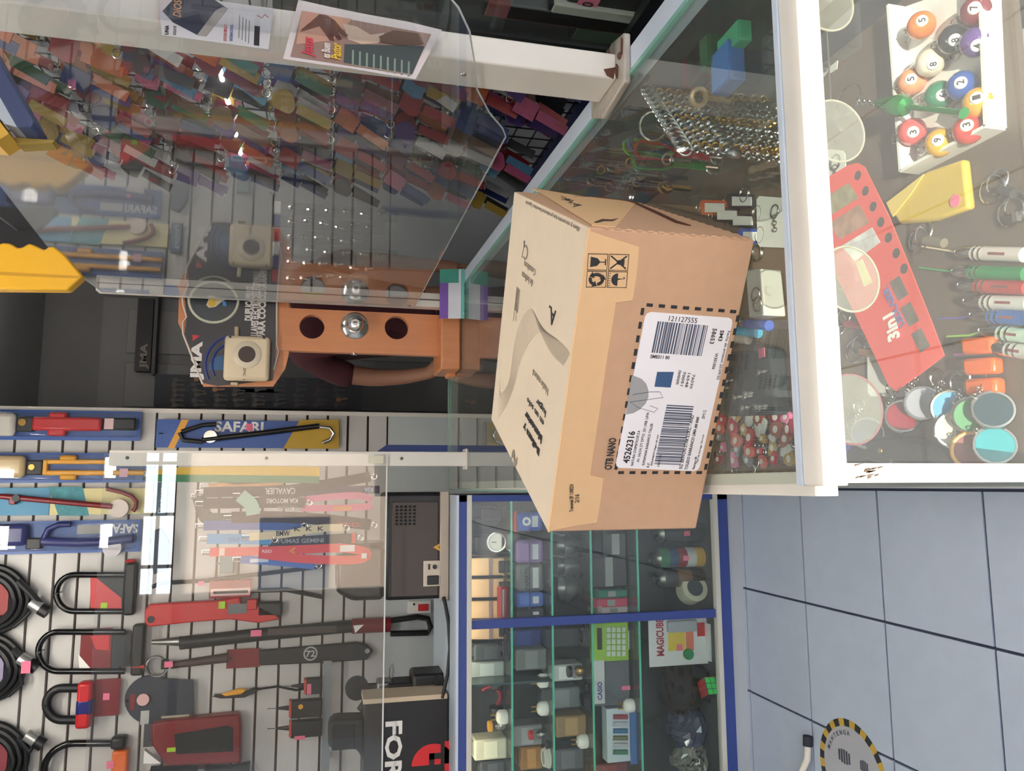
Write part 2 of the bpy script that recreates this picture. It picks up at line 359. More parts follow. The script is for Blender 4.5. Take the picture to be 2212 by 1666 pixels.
part('top_edge', B().bb((XL, FC-.002, .962), (XE, FC+.03, .970)), ALUB, sh)
part('top_board', B().bb((XL, FC+.03, .950), (XE, FC+.49, .968)), mat((178, 190, 200), .4), sh)
part('end_post', B().bb((XE-.02, FC, .05), (XE, FC+.03, .96)), BLUE, sh)
xm = at_y(1300, 1338, FC).x
part('mullion', B().bb((xm-.013, FC+.005, .088), (xm+.013, FC+.03, .937)), BLUE, sh)
part('pane', B().bb((XL, FC+.006, .10), (xm-.01, FC+.010, .93)), G_CASE, sh, smooth=False)
part('pane', B().bb((xm+.01, FC+.012, .10), (XE, FC+.016, .93)), G_CASE, sh, smooth=False)
SZ = [.792, .660, .529, .3685]
for i, z in enumerate(SZ):
    d = .44 if i != 2 else .40
    part('shelf', B().bb((XL, FC+.03, z-.006), (XE-.02, FC+.03+d-.02, z)), G_CASE, sh, smooth=False)
    part('shelf_edge', B().bb((XL, FC+.027, z-.006), (XE-.02, FC+.031, z)), mat((88, 190, 160), .2, name='green_glass_edge'), sh)
xd = at_y(1100, 1468, 2.45).x
part('divider', B().bb((xd-.003, FC+.03, .66), (xd+.003, FC+.44, .93)), mat((60, 84, 80), .2, tr=.3), sh)
part('fill_tube', B().cyl((XL+.05, FC+.06, .940), (XE-.04, FC+.06, .940), .006), mat((255, 236, 205), .5, emit=6.0, name='case_fill'), sh)  # added tube, hidden behind the rail, to brighten the top shelf
# blue corner board where the showcase meets the counter
bp = solo('corner_board', B().plate([at_y(x, y, 2.9) for x, y in ((815, 975), (835, 961))]+[V((at_y(835, 961, 2.9).x, 2.9, 0)), V((at_y(835, 975, 2.9).x, 2.9, 0))], (0, 1, 0), .02), BLUE, 'narrow dark blue board standing behind the counter end post', 'board')
# ================================================================ helpers for things seen on an upright plane
DIRS = {'n': ((1, 0, 0), (0, 0, 1)), 'r': ((0, 0, -1), (1, 0, 0)), 'l': ((0, 0, 1), (-1, 0, 0)), 'd': ((-1, 0, 0), (0, 0, -1))}
class Px:
    """a thing laid out on the plane at distance Y; x, y in picture pixels, d = metres in front of that plane"""
    def __init__(s, name, label, cat, x, y, Y, group=None):
        s.Y = Y; s.T = thing(name, label, cat, at_y(x, y, Y), group); s.o = V(s.T.location)
        s.k = (at_y(x+1, y, Y)-at_y(x, y, Y)).length
    def P(s, x, y, d=0): q = at_y(x, y, s.Y) - s.o; return V((q.x, q.y-d, q.z))
    def R(s, name, x0, x1, y0, y1, d0, d1, m, bev=0, par=None, rot=0):
        c = s.P((x0+x1)/2, (y0+y1)/2); w, h = abs(y1-y0)*s.k, abs(x1-x0)*s.k
        b = B().box((c.x, c.y-(d0+d1)/2, c.z), (w, abs(d1-d0), h), M.Rotation(math.radians(rot), 3, 'Y') if rot else None)
        return part(name, b, m, par or s.T, bev)
    def poly(s, name, pts, d0, t, m, bev=0, par=None): return part(name, B().plate([s.P(x, y, d0) for x, y in pts], (0, -1, 0), t), m, par or s.T, bev)
    def tube(s, name, pts, r, m, n=8, closed=False, par=None): return part(name, B().tube([s.P(*p) for p in pts], r, n, closed), m, par or s.T)
    def disc(s, name, x, y, d0, d1, r, m, n=20, par=None):
        c = s.P(x, y); return part(name, B().cyl((c.x, c.y-d0, c.z), (c.x, c.y-d1, c.z), r, n=n), m, par or s.T)
    def text(s, body, x, y, wpx, hpx, dr, m, d, bold=.02, par=None, shear=0):
        u, v = DIRS[dr]; c = s.P(x, y, d)
        return letter(body, c, u, v, wpx*s.k, hpx*s.k, m, par or s.T, bold, shear)
    def tagp(s, x, y, d, w=13, h=17, m=PINK): return s.R('price_tag', x-w/2, x+w/2, y-h/2, y+h/2, d, d+.001, m)
def arc(x, y, rx, ry, a0, a1, n=14, d=0): return [(x+rx*math.cos(math.radians(a0+(a1-a0)*i/n)), y+ry*math.sin(math.radians(a0+(a1-a0)*i/n)), d) for i in range(n+1)]
WY = 3.988
CB = mat((36, 82, 158), .35, var=.12, sc=6, name='blue_card'); CC = mat((34, 130, 170), .4, var=.1, sc=8, name='cyan_card')
YEL = mat((226, 160, 40), .35); RED = mat((196, 40, 44), .35); DRED = mat((120, 24, 30), .35); NAVY = mat((34, 40, 110), .3)
CREAM = mat((214, 204, 150), .6); BLS = G_CLEAR
def hook(q, x, y, d=.05): q.tube('hook', [(x, y, -.005), (x, y, d), (x-3, y, d+.01)], .003, STEEL, 6)

# ---- steering bar locks on blue cards
q = Px('bar_lock', 'red steering lock on a blue card at the top of the slatted wall', 'lock', 150, 918, WY)
q.R('card', -90, 310, 884, 955, .02, .024, CB); hook(q, -80, 918)
q.R('sleeve', 80, 228, 902, 934, .024, .07, RED, .012); q.R('lug', 112, 152, 890, 946, .03, .062, RED, .012)
q.R('grip', 228, 302, 903, 933, .024, .062, BLK, .01); q.R('neck', 45, 82, 900, 936, .024, .06, BLK, .008); q.disc('keyhole', 59, 915, .06, .066, .016, GOLD)
q.R('head', -60, 42, 892, 946, .024, .075, mat((220, 214, 205), .15), .02); q.tagp(243, 918, .063, 20, 26, mat((230, 196, 196), .8))  # white head colour paints in the glare at the upper end
q.R('blister', -60, 305, 892, 948, .026, .085, BLS, .01)
q = Px('bar_lock', 'yellow twin bar steering lock on a blue card beside the end post', 'lock', 180, 1010, WY)
q.R('card', -90, 330, 976, 1046, .02, .024, CB); hook(q, -80, 1010)
q.R('bar', 102, 330, 993, 1004, .024, .05, YEL, .006); q.R('bar', 102, 330, 1016, 1028, .024, .05, YEL, .006); q.R('cross_piece', 100, 110, 993, 1028, .024, .052, YEL, .004)
q.R('lug', 136, 172, 984, 996, .024, .056, YEL, .01); q.R('lug', 136, 172, 1024, 1038, .024, .056, YEL, .01)
q.R('neck', 66, 100, 994, 1028, .024, .055, BLK, .006); q.disc('keyhole', 78, 1010, .055, .06, .013, GOLD); q.R('head', -50, 62, 984, 1034, .024, .07, mat((214, 186, 140), .15), .02)
q.tagp(273, 1022, .052, 18, 20, mat((230, 180, 190), .8)); q.R('blister', -55, 330, 982, 1040, .026, .075, BLS, .01)
q = Px('bar_lock', 'dark red hooked steering lock on a cyan and cream card', 'lock', 150, 1080, WY)
q.R('card', -90, 110, 1052, 1116, .02, .024, CC); hook(q, -80, 1084)
q.R('card_end', 110, 335, 1052, 1114, .02, .024, CREAM, par=q.T); q.poly('print', [(108, 1052), (182, 1052), (196, 1114), (130, 1114)], .0242, .0006, mat((70, 140, 150), .6, var=.5, sc=40))
q.tube('rod', [(10, 1072, .05), (248, 1094, .05)], .0125, DRED, 10); q.tube('rod', [(236, 1056, .045), (270, 1064, .045), (290, 1072, .045), (300, 1084, .045), (298, 1096, .045), (292, 1104, .045)], .010, DRED, 10)
q.R('lug', 30, 44, 1072, 1090, .03, .06, DRED, .004); q.disc('cap', 262, 1098, .02, .05, .042, mat((206, 190, 176), .3)); q.disc('grip', 46, 1076, .03, .066, .016, BLK)
q = Px('bar_lock', 'bright blue lock in a blister on a blue card with white lettering', 'lock', 150, 1160, WY)
q.R('card', -90, 310, 1122, 1198, .02, .024, CB); hook(q, -80, 1160)
q.R('body', -40, 68, 1130, 1180, .024, .075, NAVY, .02); q.tube('shackle', [(100, 1168, .05), (112, 1142, .05), (135, 1132, .05), (160, 1132, .05)], .013, NAVY, 10)
q.tube('shackle', [(100, 1168, .05), (170, 1171, .05), (230, 1170, .05), (292, 1162, .05)], .02, NAVY, 10); q.R('clasp', 66, 98, 1160, 1186, .024, .06, BLK, .006)
q.R('badge', 170, 222, 1133, 1154, .0245, .026, WHT); q.text('SAFARI', 264, 1142, 76, 22, 'l', LEAF, .0248, .03)
q.disc('cap', 249, 1182, .024, .06, .040, mat((196, 190, 196), .3)); q.tagp(238, 1164, .072, 9, 10)
q.R('blister', -45, 300, 1126, 1190, .026, .08, BLS, .01)
q = Px('bar_lock', 'black bent bar lock on a blue and gold card lettered in white', 'lock', 540, 938, WY)
q.R('card', 345, 732, 908, 970, .02, .024, CB); q.poly('print', [(648, 908), (732, 908), (732, 970), (612, 970)], .0242, .0005, mat((196, 158, 44), .5)); q.poly('print', [(394, 908), (410, 908), (378, 970), (364, 970)], .0242, .0005, YEL)
q.text('SAFARI', 518, 923, 104, 24, 'r', LEAF, .0248, .03); hook(q, 352, 938)
q.tube('bar', [(396, 934, .045), (440, 920, .045), (470, 918, .045)], .011, BLK, 10); q.tube('bar', [(392, 936, .045), (400, 952, .045), (440, 956, .045)], .011, BLK, 10)
q.tube('bar', [(440, 952, .05), (560, 938, .05), (690, 922, .05)], .014, BLKG, 10)
q.tube('hook_end', [(688, 924, .05), (712, 926, .05), (720, 938, .05), (712, 952, .05), (696, 958, .05)], .010, CHROME, 10); q.disc('keyhole', 458, 945, .024, .06, .03, CHROME)
q.tagp(540, 924, .026, 14, 16)

# ---- coiled cable locks down the left side
for i, (cx, cy, col, end) in enumerate(((-12, 1292, (150, 40, 40), (98, 1312)), (-22, 1438, (140, 130, 160), (74, 1430)), (-14, 1628, (140, 60, 70), (88, 1594)))):
    q = Px('cable_lock', ['thick black cable lock coiled round a red card', 'coiled black cable lock with a pink price tag', 'coiled black cable lock above the frame of a grey round card'][i], 'lock', cx, cy, WY, 'coiled cable locks')
    for k in range(3):
        r = 66-9*k; q.tube('cable', [(p[0], p[1], .03+.02*k) for p in arc(cx, cy, r*1.15, r*1.05, 0, 360, 36)][:-1], .016, BLK, 8, closed=True)
    q.tube('cable_tail', [(cx+60, cy-40, .05), (cx+88, cy-12, .05), (end[0], end[1]-6, .05)], .015, BLK, 8)
    q.tube('cable_tail', [(cx+50, cy+60, .05), (cx+80, cy+34, .05), (end[0]-24, end[1]+6, .05)], .007, BLK, 8)
    q.tube('barrel', [(end[0]-22, end[1]-14, .05), (end[0], end[1], .05)], .026, mat((180, 182, 180), .3, .7), 12); q.tube('cap', [(end[0]-2, end[1]-1, .05), (end[0]+14, end[1]+8, .05)], .028, BLK, 12)
    q.R('card', cx-60, cx+34, cy-34, cy+40, .02, .024, mat(col, .5)); hook(q, cx-64, cy)
    if i == 1: q.tagp(72, 1432, .09, 20, 28)
# ---- shackle locks
for i, (x0, x1, y0, y1, lab) in enumerate(((128, 205, 1240, 1318, 'black U lock with a red and black card and a lime tag'), (90, 205, 1362, 1446, 'tall black U lock with a dark red card and white corner'))):
    q = Px('shackle_lock', lab, 'lock', (x0+300)/2, (y0+y1)/2, WY); ry = (y1-y0)/2; cy = (y0+y1)/2
    q.tube('shackle', [(275, y0, .04)]+[(p[0], p[1], .04) for p in arc(x0+ry, cy, ry, ry, 270, 90, 16)]+[(275, y1, .04)], .0135, BLKG, 10)
    if i == 0: q.R('crossbar', 274, 300, 1208, 1330, .015, .065, BLK, .012); q.R('end_cap', 276, 298, 1206, 1213, .015, .065, RED, .01)
    else: q.R('crossbar', 290, 318, 1340, 1458, .015, .065, BLK, .012); q.R('band', 289, 319, 1430, 1440, .014, .066, RED, .01)
    hook(q, x0+4, cy, .06)
    if i == 0:
        q.R('card', 200, 270, 1236, 1322, .03, .034, BLK); q.poly('print', [(200, 1246), (212, 1246), (266, 1290), (266, 1322), (200, 1322)], .0344, .0006, RED); q.tagp(229, 1310, .036, 14, 22, LIME)
    else:
        q.R('card', 178, 245, 1352, 1444, .03, .034, DRED); q.R('card', 245, 286, 1358, 1440, .03, .034, mat((40, 44, 48), .5)); q.poly('print', [(200, 1372), (240, 1366), (240, 1402), (212, 1400)], .0344, .0006, RED); q.poly('print', [(174, 1410), (176, 1440), (200, 1440)], .0344, .0006, LEAF)
q = Px('shackle_lock', 'short thick U lock with a red plastic body and pink tag', 'lock', 180, 1510, WY)
q.tube('shackle', [(175, 1482, .04)]+[(p[0], p[1], .04) for p in arc(141, 1516, 34, 34, 270, 90, 14)]+[(175, 1550, .04)], .019, BLK, 10)
q.R('body', 174, 206, 1464, 1568, .01, .075, RED, .014); q.R('body_band', 173, 207, 1500, 1540, .009, .076, NAVY, .014); q.R('card', 206, 262, 1462, 1546, .02, .024, DRED); q.tagp(233, 1502, .026, 14, 15); hook(q, 108, 1516, .07)
q = Px('shackle_lock', 'wide black U lock with an orange and black crossbar', 'lock', 190, 1640, WY)
q.tube('shackle', [(262, 1600, .04)]+[(p[0], p[1], .04) for p in arc(168, 1660, 66, 60, 270, 90, 16)]+[(262, 1720, .04)], .015, BLKG, 10)
q.R('crossbar', 246, 280, 1582, 1610, .01, .075, BLK, .014); q.R('crossbar_sleeve', 247, 281, 1610, 1730, .012, .073, mat((226, 106, 34), .4), .01); q.tagp(248, 1640, .076, 16, 17); hook(q, 103, 1660, .06)

# ---- tools and blister packs on the lower boards
q = Px('wheel_wrench', 'thin black tool in a red topped pack slanting over the slats', 'tool', 470, 1262, WY)
q.tube('bar', [(332, 1266, .04), (352, 1258, .04), (450, 1252, .04), (700, 1222, .04)], .010, BLK, 8); q.R('pack', 455, 545, 1250, 1290, .02, .05, mat((150, 48, 54), .4), .004); q.R('label', 458, 543, 1268, 1284, .05, .052, mat((226, 190, 186), .6))
q.R('print', 464, 538, 1273, 1279, .052, .0525, INK); q.tube('handle', [(545, 1274, .04), (620, 1272, .04), (700, 1288, .04)], .011, BLK, 8); hook(q, 340, 1262); q.tagp(438, 1258, .05, 12, 10)
q = Px('red_jack_handle', 'red plastic tool with black jaws and lime price tag', 'tool', 460, 1320, WY)
q.poly('body', [(318, 1316), (328, 1302), (400, 1298), (470, 1294), (520, 1286), (524, 1302), (560, 1304), (596, 1322), (606, 1334), (560, 1342), (500, 1334), (420, 1340), (328, 1350), (318, 1340)], .015, .045, RED, .006)
q.R('jaw', 556, 612, 1296, 1330, .02, .06, BLK, .01); q.R('plate', 496, 536, 1300, 1322, .06, .064, mat((110, 110, 112), .3, .6)); q.R('block', 536, 558, 1290, 1314, .03, .07, RED, .005); q.disc('hole', 332, 1334, .058, .062, .016, BLK); q.tagp(483, 1303, .066, 14, 16, LIME); hook(q, 322, 1326)
q = Px('baton_lock', 'long black baton with dark red grip band and slotted black end', 'lock', 690, 1362, WY)
q.tube('shaft', [(392, 1386, .04), (560, 1368, .04), (732, 1352, .04)], .030, BLK, 12); q.tube('tip', [(332, 1384, .04), (395, 1382, .04)], [.010, .022], STEEL, 10)
q.tube('grip_band', [(760, 1350, .04), (842, 1346, .04)], .036, DRED, 12); q.poly('print', [(762, 1346), (784, 1344), (766, 1362)], .077, .0006, LEAF); q.tube('neck', [(730, 1352, .04), (762, 1350, .04)], .030, BLK, 12)
q.tube('handle', [(842, 1338, .04), (900, 1330, .04), (922, 1334, .04), (928, 1352, .04), (922, 1364, .04), (842, 1366, .04)], .014, BLK, 10); q.tagp(556, 1362, .075, 22, 13); hook(q, 400, 1384); q.R('decal', 582, 726, 1350, 1364, .068, .0695, mat((66, 56, 50), .5))
q = Px('machete', 'dark sheathed blade with a red card and white round emblem', 'tool', 620, 1406, WY)
q.poly('sheath', [(560, 1402), (770, 1384), (792, 1390), (806, 1402), (792, 1422), (700, 1428), (562, 1434)], .015, .03, BLK, .006); q.R('card', 492, 562, 1400, 1440, .02, .026, DRED, rot=0); q.tube('handle', [(372, 1434, .03), (494, 1418, .03)], [.016, .022], mat((70, 52, 48), .5), 10)
q.disc('emblem', 671, 1408, .045, .0465, .033, mat((176, 176, 172), .5), 24); q.disc('emblem_centre', 671, 1408, .0465, .0475, .026, BLK, 24); q.text('72', 671, 1408, 20, 14, 'r', mat((190, 190, 186), .5), .0478, .02); q.disc('rivet', 792, 1402, .045, .05, .012, CHROME); hook(q, 500, 1420)
q = Px('key_ring', 'large steel key ring hanging with a pink price tag', 'key ring', 342, 1436, WY)
q.tube('ring', [(p[0], p[1], .04) for p in arc(342, 1436, 22, 21, 0, 360, 28)][:-1], .006, CHROME, 6, closed=True); q.R('clip', 352, 368, 1420, 1442, .03, .05, BLK, .004); q.tagp(369, 1430, .055, 18, 13); hook(q, 320, 1436)
q = Px('folding_knife', 'folding knife with yellow blade and black curved handle', 'knife', 510, 1494, WY)
q.poly('handle', [(462, 1500), (480, 1504), (530, 1502), (556, 1490), (560, 1482), (548, 1482), (520, 1494), (470, 1496)], .02, .03, BLK, .005); q.poly('blade', [(480, 1494), (520, 1482), (536, 1484), (524, 1494), (490, 1499)], .03, .022, YEL, .004); q.tube('cord', [(556, 1486, .03), (600, 1480, .03), (640, 1488, .03), (662, 1484, .03)], .006, BLK, 6); hook(q, 464, 1499)
q = Px('round_blister', 'round dark blister card with red centre hanging beside the locks', 'pack', 340, 1510, WY)
q.poly('card', [(p[0], p[1]) for p in arc(330, 1508, 56, 52, 60, 300, 20)]+[(420, 1466), (420, 1552)], .02, .02, mat((44, 48, 62), .4)); q.R('print', 285, 296, 1495, 1530, .04, .042, DRED); q.disc('emblem', 314, 1506, .04, .05, .026, mat((220, 170, 170), .5)); q.R('label', 308, 326, 1530, 1560, .04, .042, mat((180, 180, 178), .6)); hook(q, 280, 1508)
q.R('print', 352, 412, 1540, 1545, .04, .0406, mat((170, 162, 140), .6))
q = Px('tool_case', 'dark red boxed tool kit with a smoked window and lime tag', 'pack', 430, 1585, WY)
q.poly('box', [(336, 1552), (390, 1544), (520, 1532), (524, 1556), (524, 1636), (366, 1642), (336, 1596)], .015, .07, DRED, .008); q.poly('window', [(384, 1574), (496, 1556), (508, 1560), (508, 1610), (388, 1616)], .086, .002, BLKG); q.R('side_label', 316, 338, 1558, 1606, .02, .05, mat((60, 56, 66), .5)); q.poly('white_corner', [(316, 1640), (318, 1612), (354, 1640)], .03, .03, LEAF); q.tagp(378, 1606, .09, 18, 9, LIME); hook(q, 330, 1590)
q = Px('torch', 'black torch with chrome ring at the foot of the slatted wall', 'torch', 420, 1660, WY)
q.tube('body', [(330, 1664, .05), (520, 1660, .05)], .034, BLKG, 14); q.tube('chrome_ring', [(432, 1662, .05), (446, 1661.5, .05)], .036, CHROME, 14); q.tube('head', [(500, 1661, .05), (540, 1660, .05)], [.034, .048], BLK, 14); hook(q, 336, 1664)
# bracket bar with three test screwdrivers
q = Px('hanging_rail', 'grey steel rail on the slats carrying three testers', 'rail', 703, 1560, WY-.12)
q.R('bar', 694, 712, 1430, 1800, 0, .012, mat((140, 144, 148), .4, .6)); q.R('arm', 696, 712, 1434, 1444, -.12, .0, mat((140, 144, 148), .4, .6)); q.R('arm', 700, 712, 1640, 1650, -.12, .0, mat((140, 144, 148), .4, .6))
for i, (x0, x1, y0, y1) in enumerate(((660, 696, 1462, 1496), (628, 696, 1508, 1546), (628, 696, 1552, 1588))):
    q = Px('voltage_tester', ['short black tester with a pink tag on the grey rail', 'black tester with a yellow mark on the grey rail', 'black tester with red edge lowest on the grey rail'][i], 'tester', (x0+x1)/2, (y0+y1)/2, WY-.13)
    cy = (y0+y1)/2; q.R('body', x0, x1, y0, y1, 0, .04, BLK, .006); q.R('trim', x0-3, x0+2, y0+2, y1-2, .0, .042, mat((200, 70, 50), .4)); q.tube('probe', [(x0-2, cy, .02), (x0-30, cy+1, .02)], [.012, .005], BLK, 8); q.tube('needle', [(x0-28, cy+1, .02), (x0-50, cy+2, .02)], .0025, STEEL, 6)
    if i == 0: q.tagp(668, 1484, .042, 9, 22)
    elif i == 1: q.disc('mark', 650, 1522, .04, .042, .011, YEL)
    else: q.tagp(648, 1588, .042, 22, 8)
q = Px('socket', 'white wall socket with a red switch beside the black machine', 'socket', 905, 1310, 3.985)
q.R('plate', 880, 930, 1298, 1324, 0, .02, WHT, .003); q.R('switch', 902, 924, 1304, 1318, .02, .03, RED, .003); q.disc('pin', 893, 1304, .02, .026, .006, CHROME)
q = Px('tape_card', 'small teal packet hung on the slats behind the lanyards', 'pack', 350, 1082, WY)
q.R('card', 340, 364, 1040, 1116, .01, .03, mat((36, 74, 100), .4), .003); q.text('Pintura', 352, 1080, 60, 14, 'n', mat((210, 214, 214), .6), .0305, .0); hook(q, 338, 1080, .04)
q = Px('mesh_bag', 'dark patterned packet hanging low behind the window reflection', 'pack', 355, 1180, WY)
q.poly('bag', [(332, 1146), (352, 1140), (368, 1168), (366, 1226), (336, 1240), (328, 1200)], .01, .03, mat((56, 62, 78), .6, var=.5, sc=60), .004); hook(q, 332, 1180, .04)
q = Px('wall_pack', 'pale green packet pinned on the slats between lanyards', 'pack', 490, 1220, WY)
q.R('card', 476, 506, 1196, 1238, .01, .03, mat((120, 140, 140), .5), .003); hook(q, 476, 1216, .04)
# ================================================================ lanyards clipped behind the wide acrylic sheet
def lanyard(lab, path, wpx, col, clip=True, texts=(), Y=2.50, loop=False, gap=0, prints=()):
    q = Px('lanyard', lab, 'lanyard', path[0][0], path[0][1], Y, 'car lanyards behind the acrylic')
    m = mat(col, .6); n = len(path); pts = [q.P(*p) for p in path]
    # smooth the path a little
    P2 = []
    for i in range(n-1):
        for t in range(4): P2.append(pts[i].lerp(pts[i+1], t/4))
    P2.append(pts[-1])
    for _ in range(2): P2 = [P2[0]]+[(P2[i-1]+P2[i]*2+P2[i+1])/4 for i in range(1, len(P2)-1)]+[P2[-1]]
    w = wpx*q.k; wv = []
    for i in range(len(P2)):
        d = (P2[min(i+1, len(P2)-1)]-P2[max(i-1, 0)]).normalized(); wv.append(V((0, -1, 0)).cross(d).normalized()*w)
    part('strap', B().ribbon(P2, wv, .0012, (0, -1, 0)), m, q.T)
    for (x, y, wp, hp, c2) in prints: q.R('print', x-wp/2, x+wp/2, y-hp/2, y+hp/2, path[0][2]+.0013, path[0][2]+.0018, mat(c2, .6))
    for (body, x, y, wp, hp, dr, c2) in texts: q.text(body, x, y, wp, hp, dr, mat(c2, .6), path[0][2]+.0022, .02)
    part('clip', B().tube([pts[0]+V((-.006, 0, .0)), pts[0]+V((-.006, 0, .022)), pts[0]+V((.006, 0, .022)), pts[0]+V((.006, 0, 0))], .0022, 6), CHROME, q.T)
    if clip:
        e = pts[-1]; part('swivel_hook', B().ring(e+V((0, -.003, -.012)), (0, 1, 0), .008, .002, 14, 6).cyl(e, e+V((0, 0, -.008)), .004, n=8), CHROME, q.T)
    return q
YG = (216, 176, 50)
for i in range(4):
    lanyard(['yellow lanyard lying flat against the end post', 'second yellow lanyard counting from the end post', 'third yellow lanyard counting from the end post', 'dark green lanyard edging the yellow bundle'][i], [(330, 1024+3*i, .002+.004*i), (400, 1016+6*i, .004+.004*i), (560, 1014+7*i, .004+.004*i), (690, 1016+7*i, .002+.004*i)], 17, YG if i < 3 else (40, 120, 74), clip=False)
lanyard('green and teal lanyard curling under the yellow ones', [(470, 1042, .0), (560, 1038, 0), (640, 1032, 0), (700, 1046, 0)], 14, (40, 112, 96))
lanyard('orange lanyard fading behind the acrylic near the yellow ones', [(450, 1050, .0), (520, 1050, 0), (610, 1048, 0)], 15, (206, 150, 100))
lanyard('black lanyard lettered CAVALIER upside down', [(440, 1064, .004), (560, 1062, .006), (640, 1058, .006), (800, 1030, .002)], 24, (30, 30, 34), texts=(('CAVALIER', 606, 1061, 68, 15, 'l', (200, 200, 200)),))
lanyard('dark lanyard with a white oval badge at its end', [(560, 1078, .0), (700, 1058, .0), (820, 1058, .002)], 18, (44, 40, 72), texts=(('KIA', 796, 1058, 20, 10, 'l', (170, 180, 220)),), clip=False)
lanyard('black lanyard lettered KIA MOTORS upside down', [(440, 1088, .008), (560, 1086, .01), (660, 1086, .01)], 24, (22, 22, 24), texts=(('KIA MOTORS', 610, 1082, 70, 11, 'l', (214, 214, 210)), ('MOTORS', 620, 1098, 44, 9, 'l', (150, 150, 150))))
lanyard('dark green lanyard with small white dots', [(430, 1072, .0), (440, 1110, .0), (450, 1124, 0), (560, 1120, .0)], 30, (50, 64, 58))
lanyard('pale green lanyard end between the black ones', [(520, 1070, .012), (545, 1090, .012), (548, 1112, .012)], 30, (150, 186, 164), clip=False)
for i, (dy, c) in enumerate(((0, (206, 110, 140)), (26, (206, 104, 130)))):
    lanyard(['pink and orange lanyard nearer the yellow bundle', 'pink and orange lanyard nearer the red streaked one'][i], [(650, 1082+dy*.6, .004+.003*i), (720, 1072+dy, .006), (780, 1070+dy, .006), (804, 1080+dy*.5, .004)], 15, c, clip=False, prints=((740, 1072+dy, 40, 10, (210, 130, 80)),))
lanyard('black and red streaked lanyard lettered CHERY', [(500, 1118, .004), (600, 1116, .006), (700, 1122, .006), (800, 1134, .004)], 26, (40, 26, 28), texts=(('CHERY', 750, 1134, 54, 11, 'l', (196, 50, 50)),), prints=((650, 1120, 60, 5, (170, 44, 44)), (668, 1126, 50, 4, (170, 44, 44)), (585, 1119, 30, 10, (120, 120, 118))))
lanyard('blue lanyard with a yellow crest in the middle', [(440, 1136, .002), (540, 1134, .004), (650, 1136, .004)], 22, (48, 84, 150), prints=((560, 1137, 8, 8, (200, 170, 70)),))
lanyard('cream lanyard printed with small black letters', [(540, 1160, .012), (620, 1154, .013), (690, 1140, .013), (740, 1140, .01)], 17, (216, 200, 160), texts=(('K  K  K', 668, 1142, 66, 10, 'r', (50, 46, 44)), ('BMW', 612, 1152, 30, 12, 'r', (60, 50, 46))))
lanyard('light blue lanyard with a round badge', [(448, 1164, .008), (520, 1164, .01), (585, 1166, .01)], 23, (72, 146, 196), texts=(('SOLO COLOR', 524, 1165, 60, 9, 'r', (40, 90, 140)),), prints=((578, 1166, 18, 18, (150, 180, 220)),))
lanyard('black lanyard lettered in grey with blue and red flag end', [(580, 1172, .006), (640, 1170, .008), (720, 1164, .008), (770, 1162, .006)], 22, (34, 32, 38), texts=(('PUMAS GEMINI', 650, 1168, 100, 10, 'r', (150, 150, 156)),), prints=((738, 1163, 30, 20, (90, 150, 200)), (764, 1162, 9, 24, (206, 70, 54))))
lanyard('red and white lanyard with an orange triangle and loop end', [(455, 1192, .016), (560, 1190, .018), (660, 1186, .018), (740, 1182, .016), (790, 1190, .014), (794, 1200, .014), (780, 1208, .014), (730, 1210, .014), (640, 1206, .014), (560, 1196, .012)], 20, (214, 58, 56), clip=False, prints=((500, 1191, 50, 17, (224, 200, 180)), (620, 1188, 40, 16, (224, 214, 206)), (750, 1184, 34, 15, (226, 220, 214)), (786, 1200, 12, 12, (226, 220, 214))), texts=(('A', 632, 1189, 18, 14, 'n', (220, 140, 50)), ('RED', 578, 1190, 22, 7, 'r', (236, 200, 196))))
lanyard('blue patterned lanyard hanging behind the red and white one', [(520, 1208, .0), (600, 1214, .0), (680, 1222, .0)], 18, (60, 100, 176), prints=((560, 1211, 40, 8, (190, 205, 220)),))

# ================================================================ machines on the showcase top
q = Px('key_machine', 'black key cutting machine with vents and a yellow warning triangle', 'machine', 972, 1180, 2.52)
zt = .9695 - q.o.z
x0, x1 = at_y(900, 1296, 2.52).x-q.o.x, at_y(900, 1064, 2.52).x-q.o.x; ztop = at_y(832, 1180, 2.52).z-q.o.z
part('body', B().bb((x0, 0, zt), (x1, .26, ztop)), BLK, q.T, bev=.012)
part('side_panel', B().bb((x0+.012, -.006, zt+.035), (x1-.03, .0, ztop-.02)), mat((72, 62, 56), .5), q.T, bev=.002)
part('front_sill', B().bb((x0-.004, -.012, zt), (x1+.004, .0, zt+.03)), mat((168, 156, 142), .4, .3), q.T, bev=.003)
part('hood', B().tube([V((x0+.04, .10, ztop+.05)), V((x0+.10, .10, ztop+.06)), V((x1-.16, .10, ztop+.06))], [.06, .075, .075], 16), BLKG, q.T)
part('hood_cover', B().plate([(x0+.0, .02, ztop), (x0+.17, .02, ztop), (x0+.17, .02, ztop+.09), (x0+.14, .02, ztop+.15), (x0+.03, .02, ztop+.15), (x0, .02, ztop+.10)], (0, 1, 0), .20), BLKG, q.T, bev=.014)
vt = B()
for i in range(6):
    for j in range(5): vt.box(V((x1-.10+.011*i, -.0062, ztop-.035-.014*j)), (.007, .002, .009))
part('vent', vt, mat((20, 18, 18), .8), q.T)
c = q.P(948, 1182); part('warning_sign', B().plate([V((c.x-.021, -.0075, c.z-.018)), V((c.x+.021, -.0075, c.z-.018)), V((c.x, -.0075, c.z+.02))], (0, -1, 0), .001), mat((216, 164, 60), .5), q.T)
part('warning_bolt', B().plate([V((c.x+.003, -.009, c.z+.008)), V((c.x-.005, -.009, c.z-.004)), V((c.x+.001, -.009, c.z-.004)), V((c.x-.003, -.009, c.z-.014)), V((c.x+.006, -.009, c.z-.001)), V((c.x, -.009, c.z-.001))], (0, -1, 0), .0005), BLK, q.T)
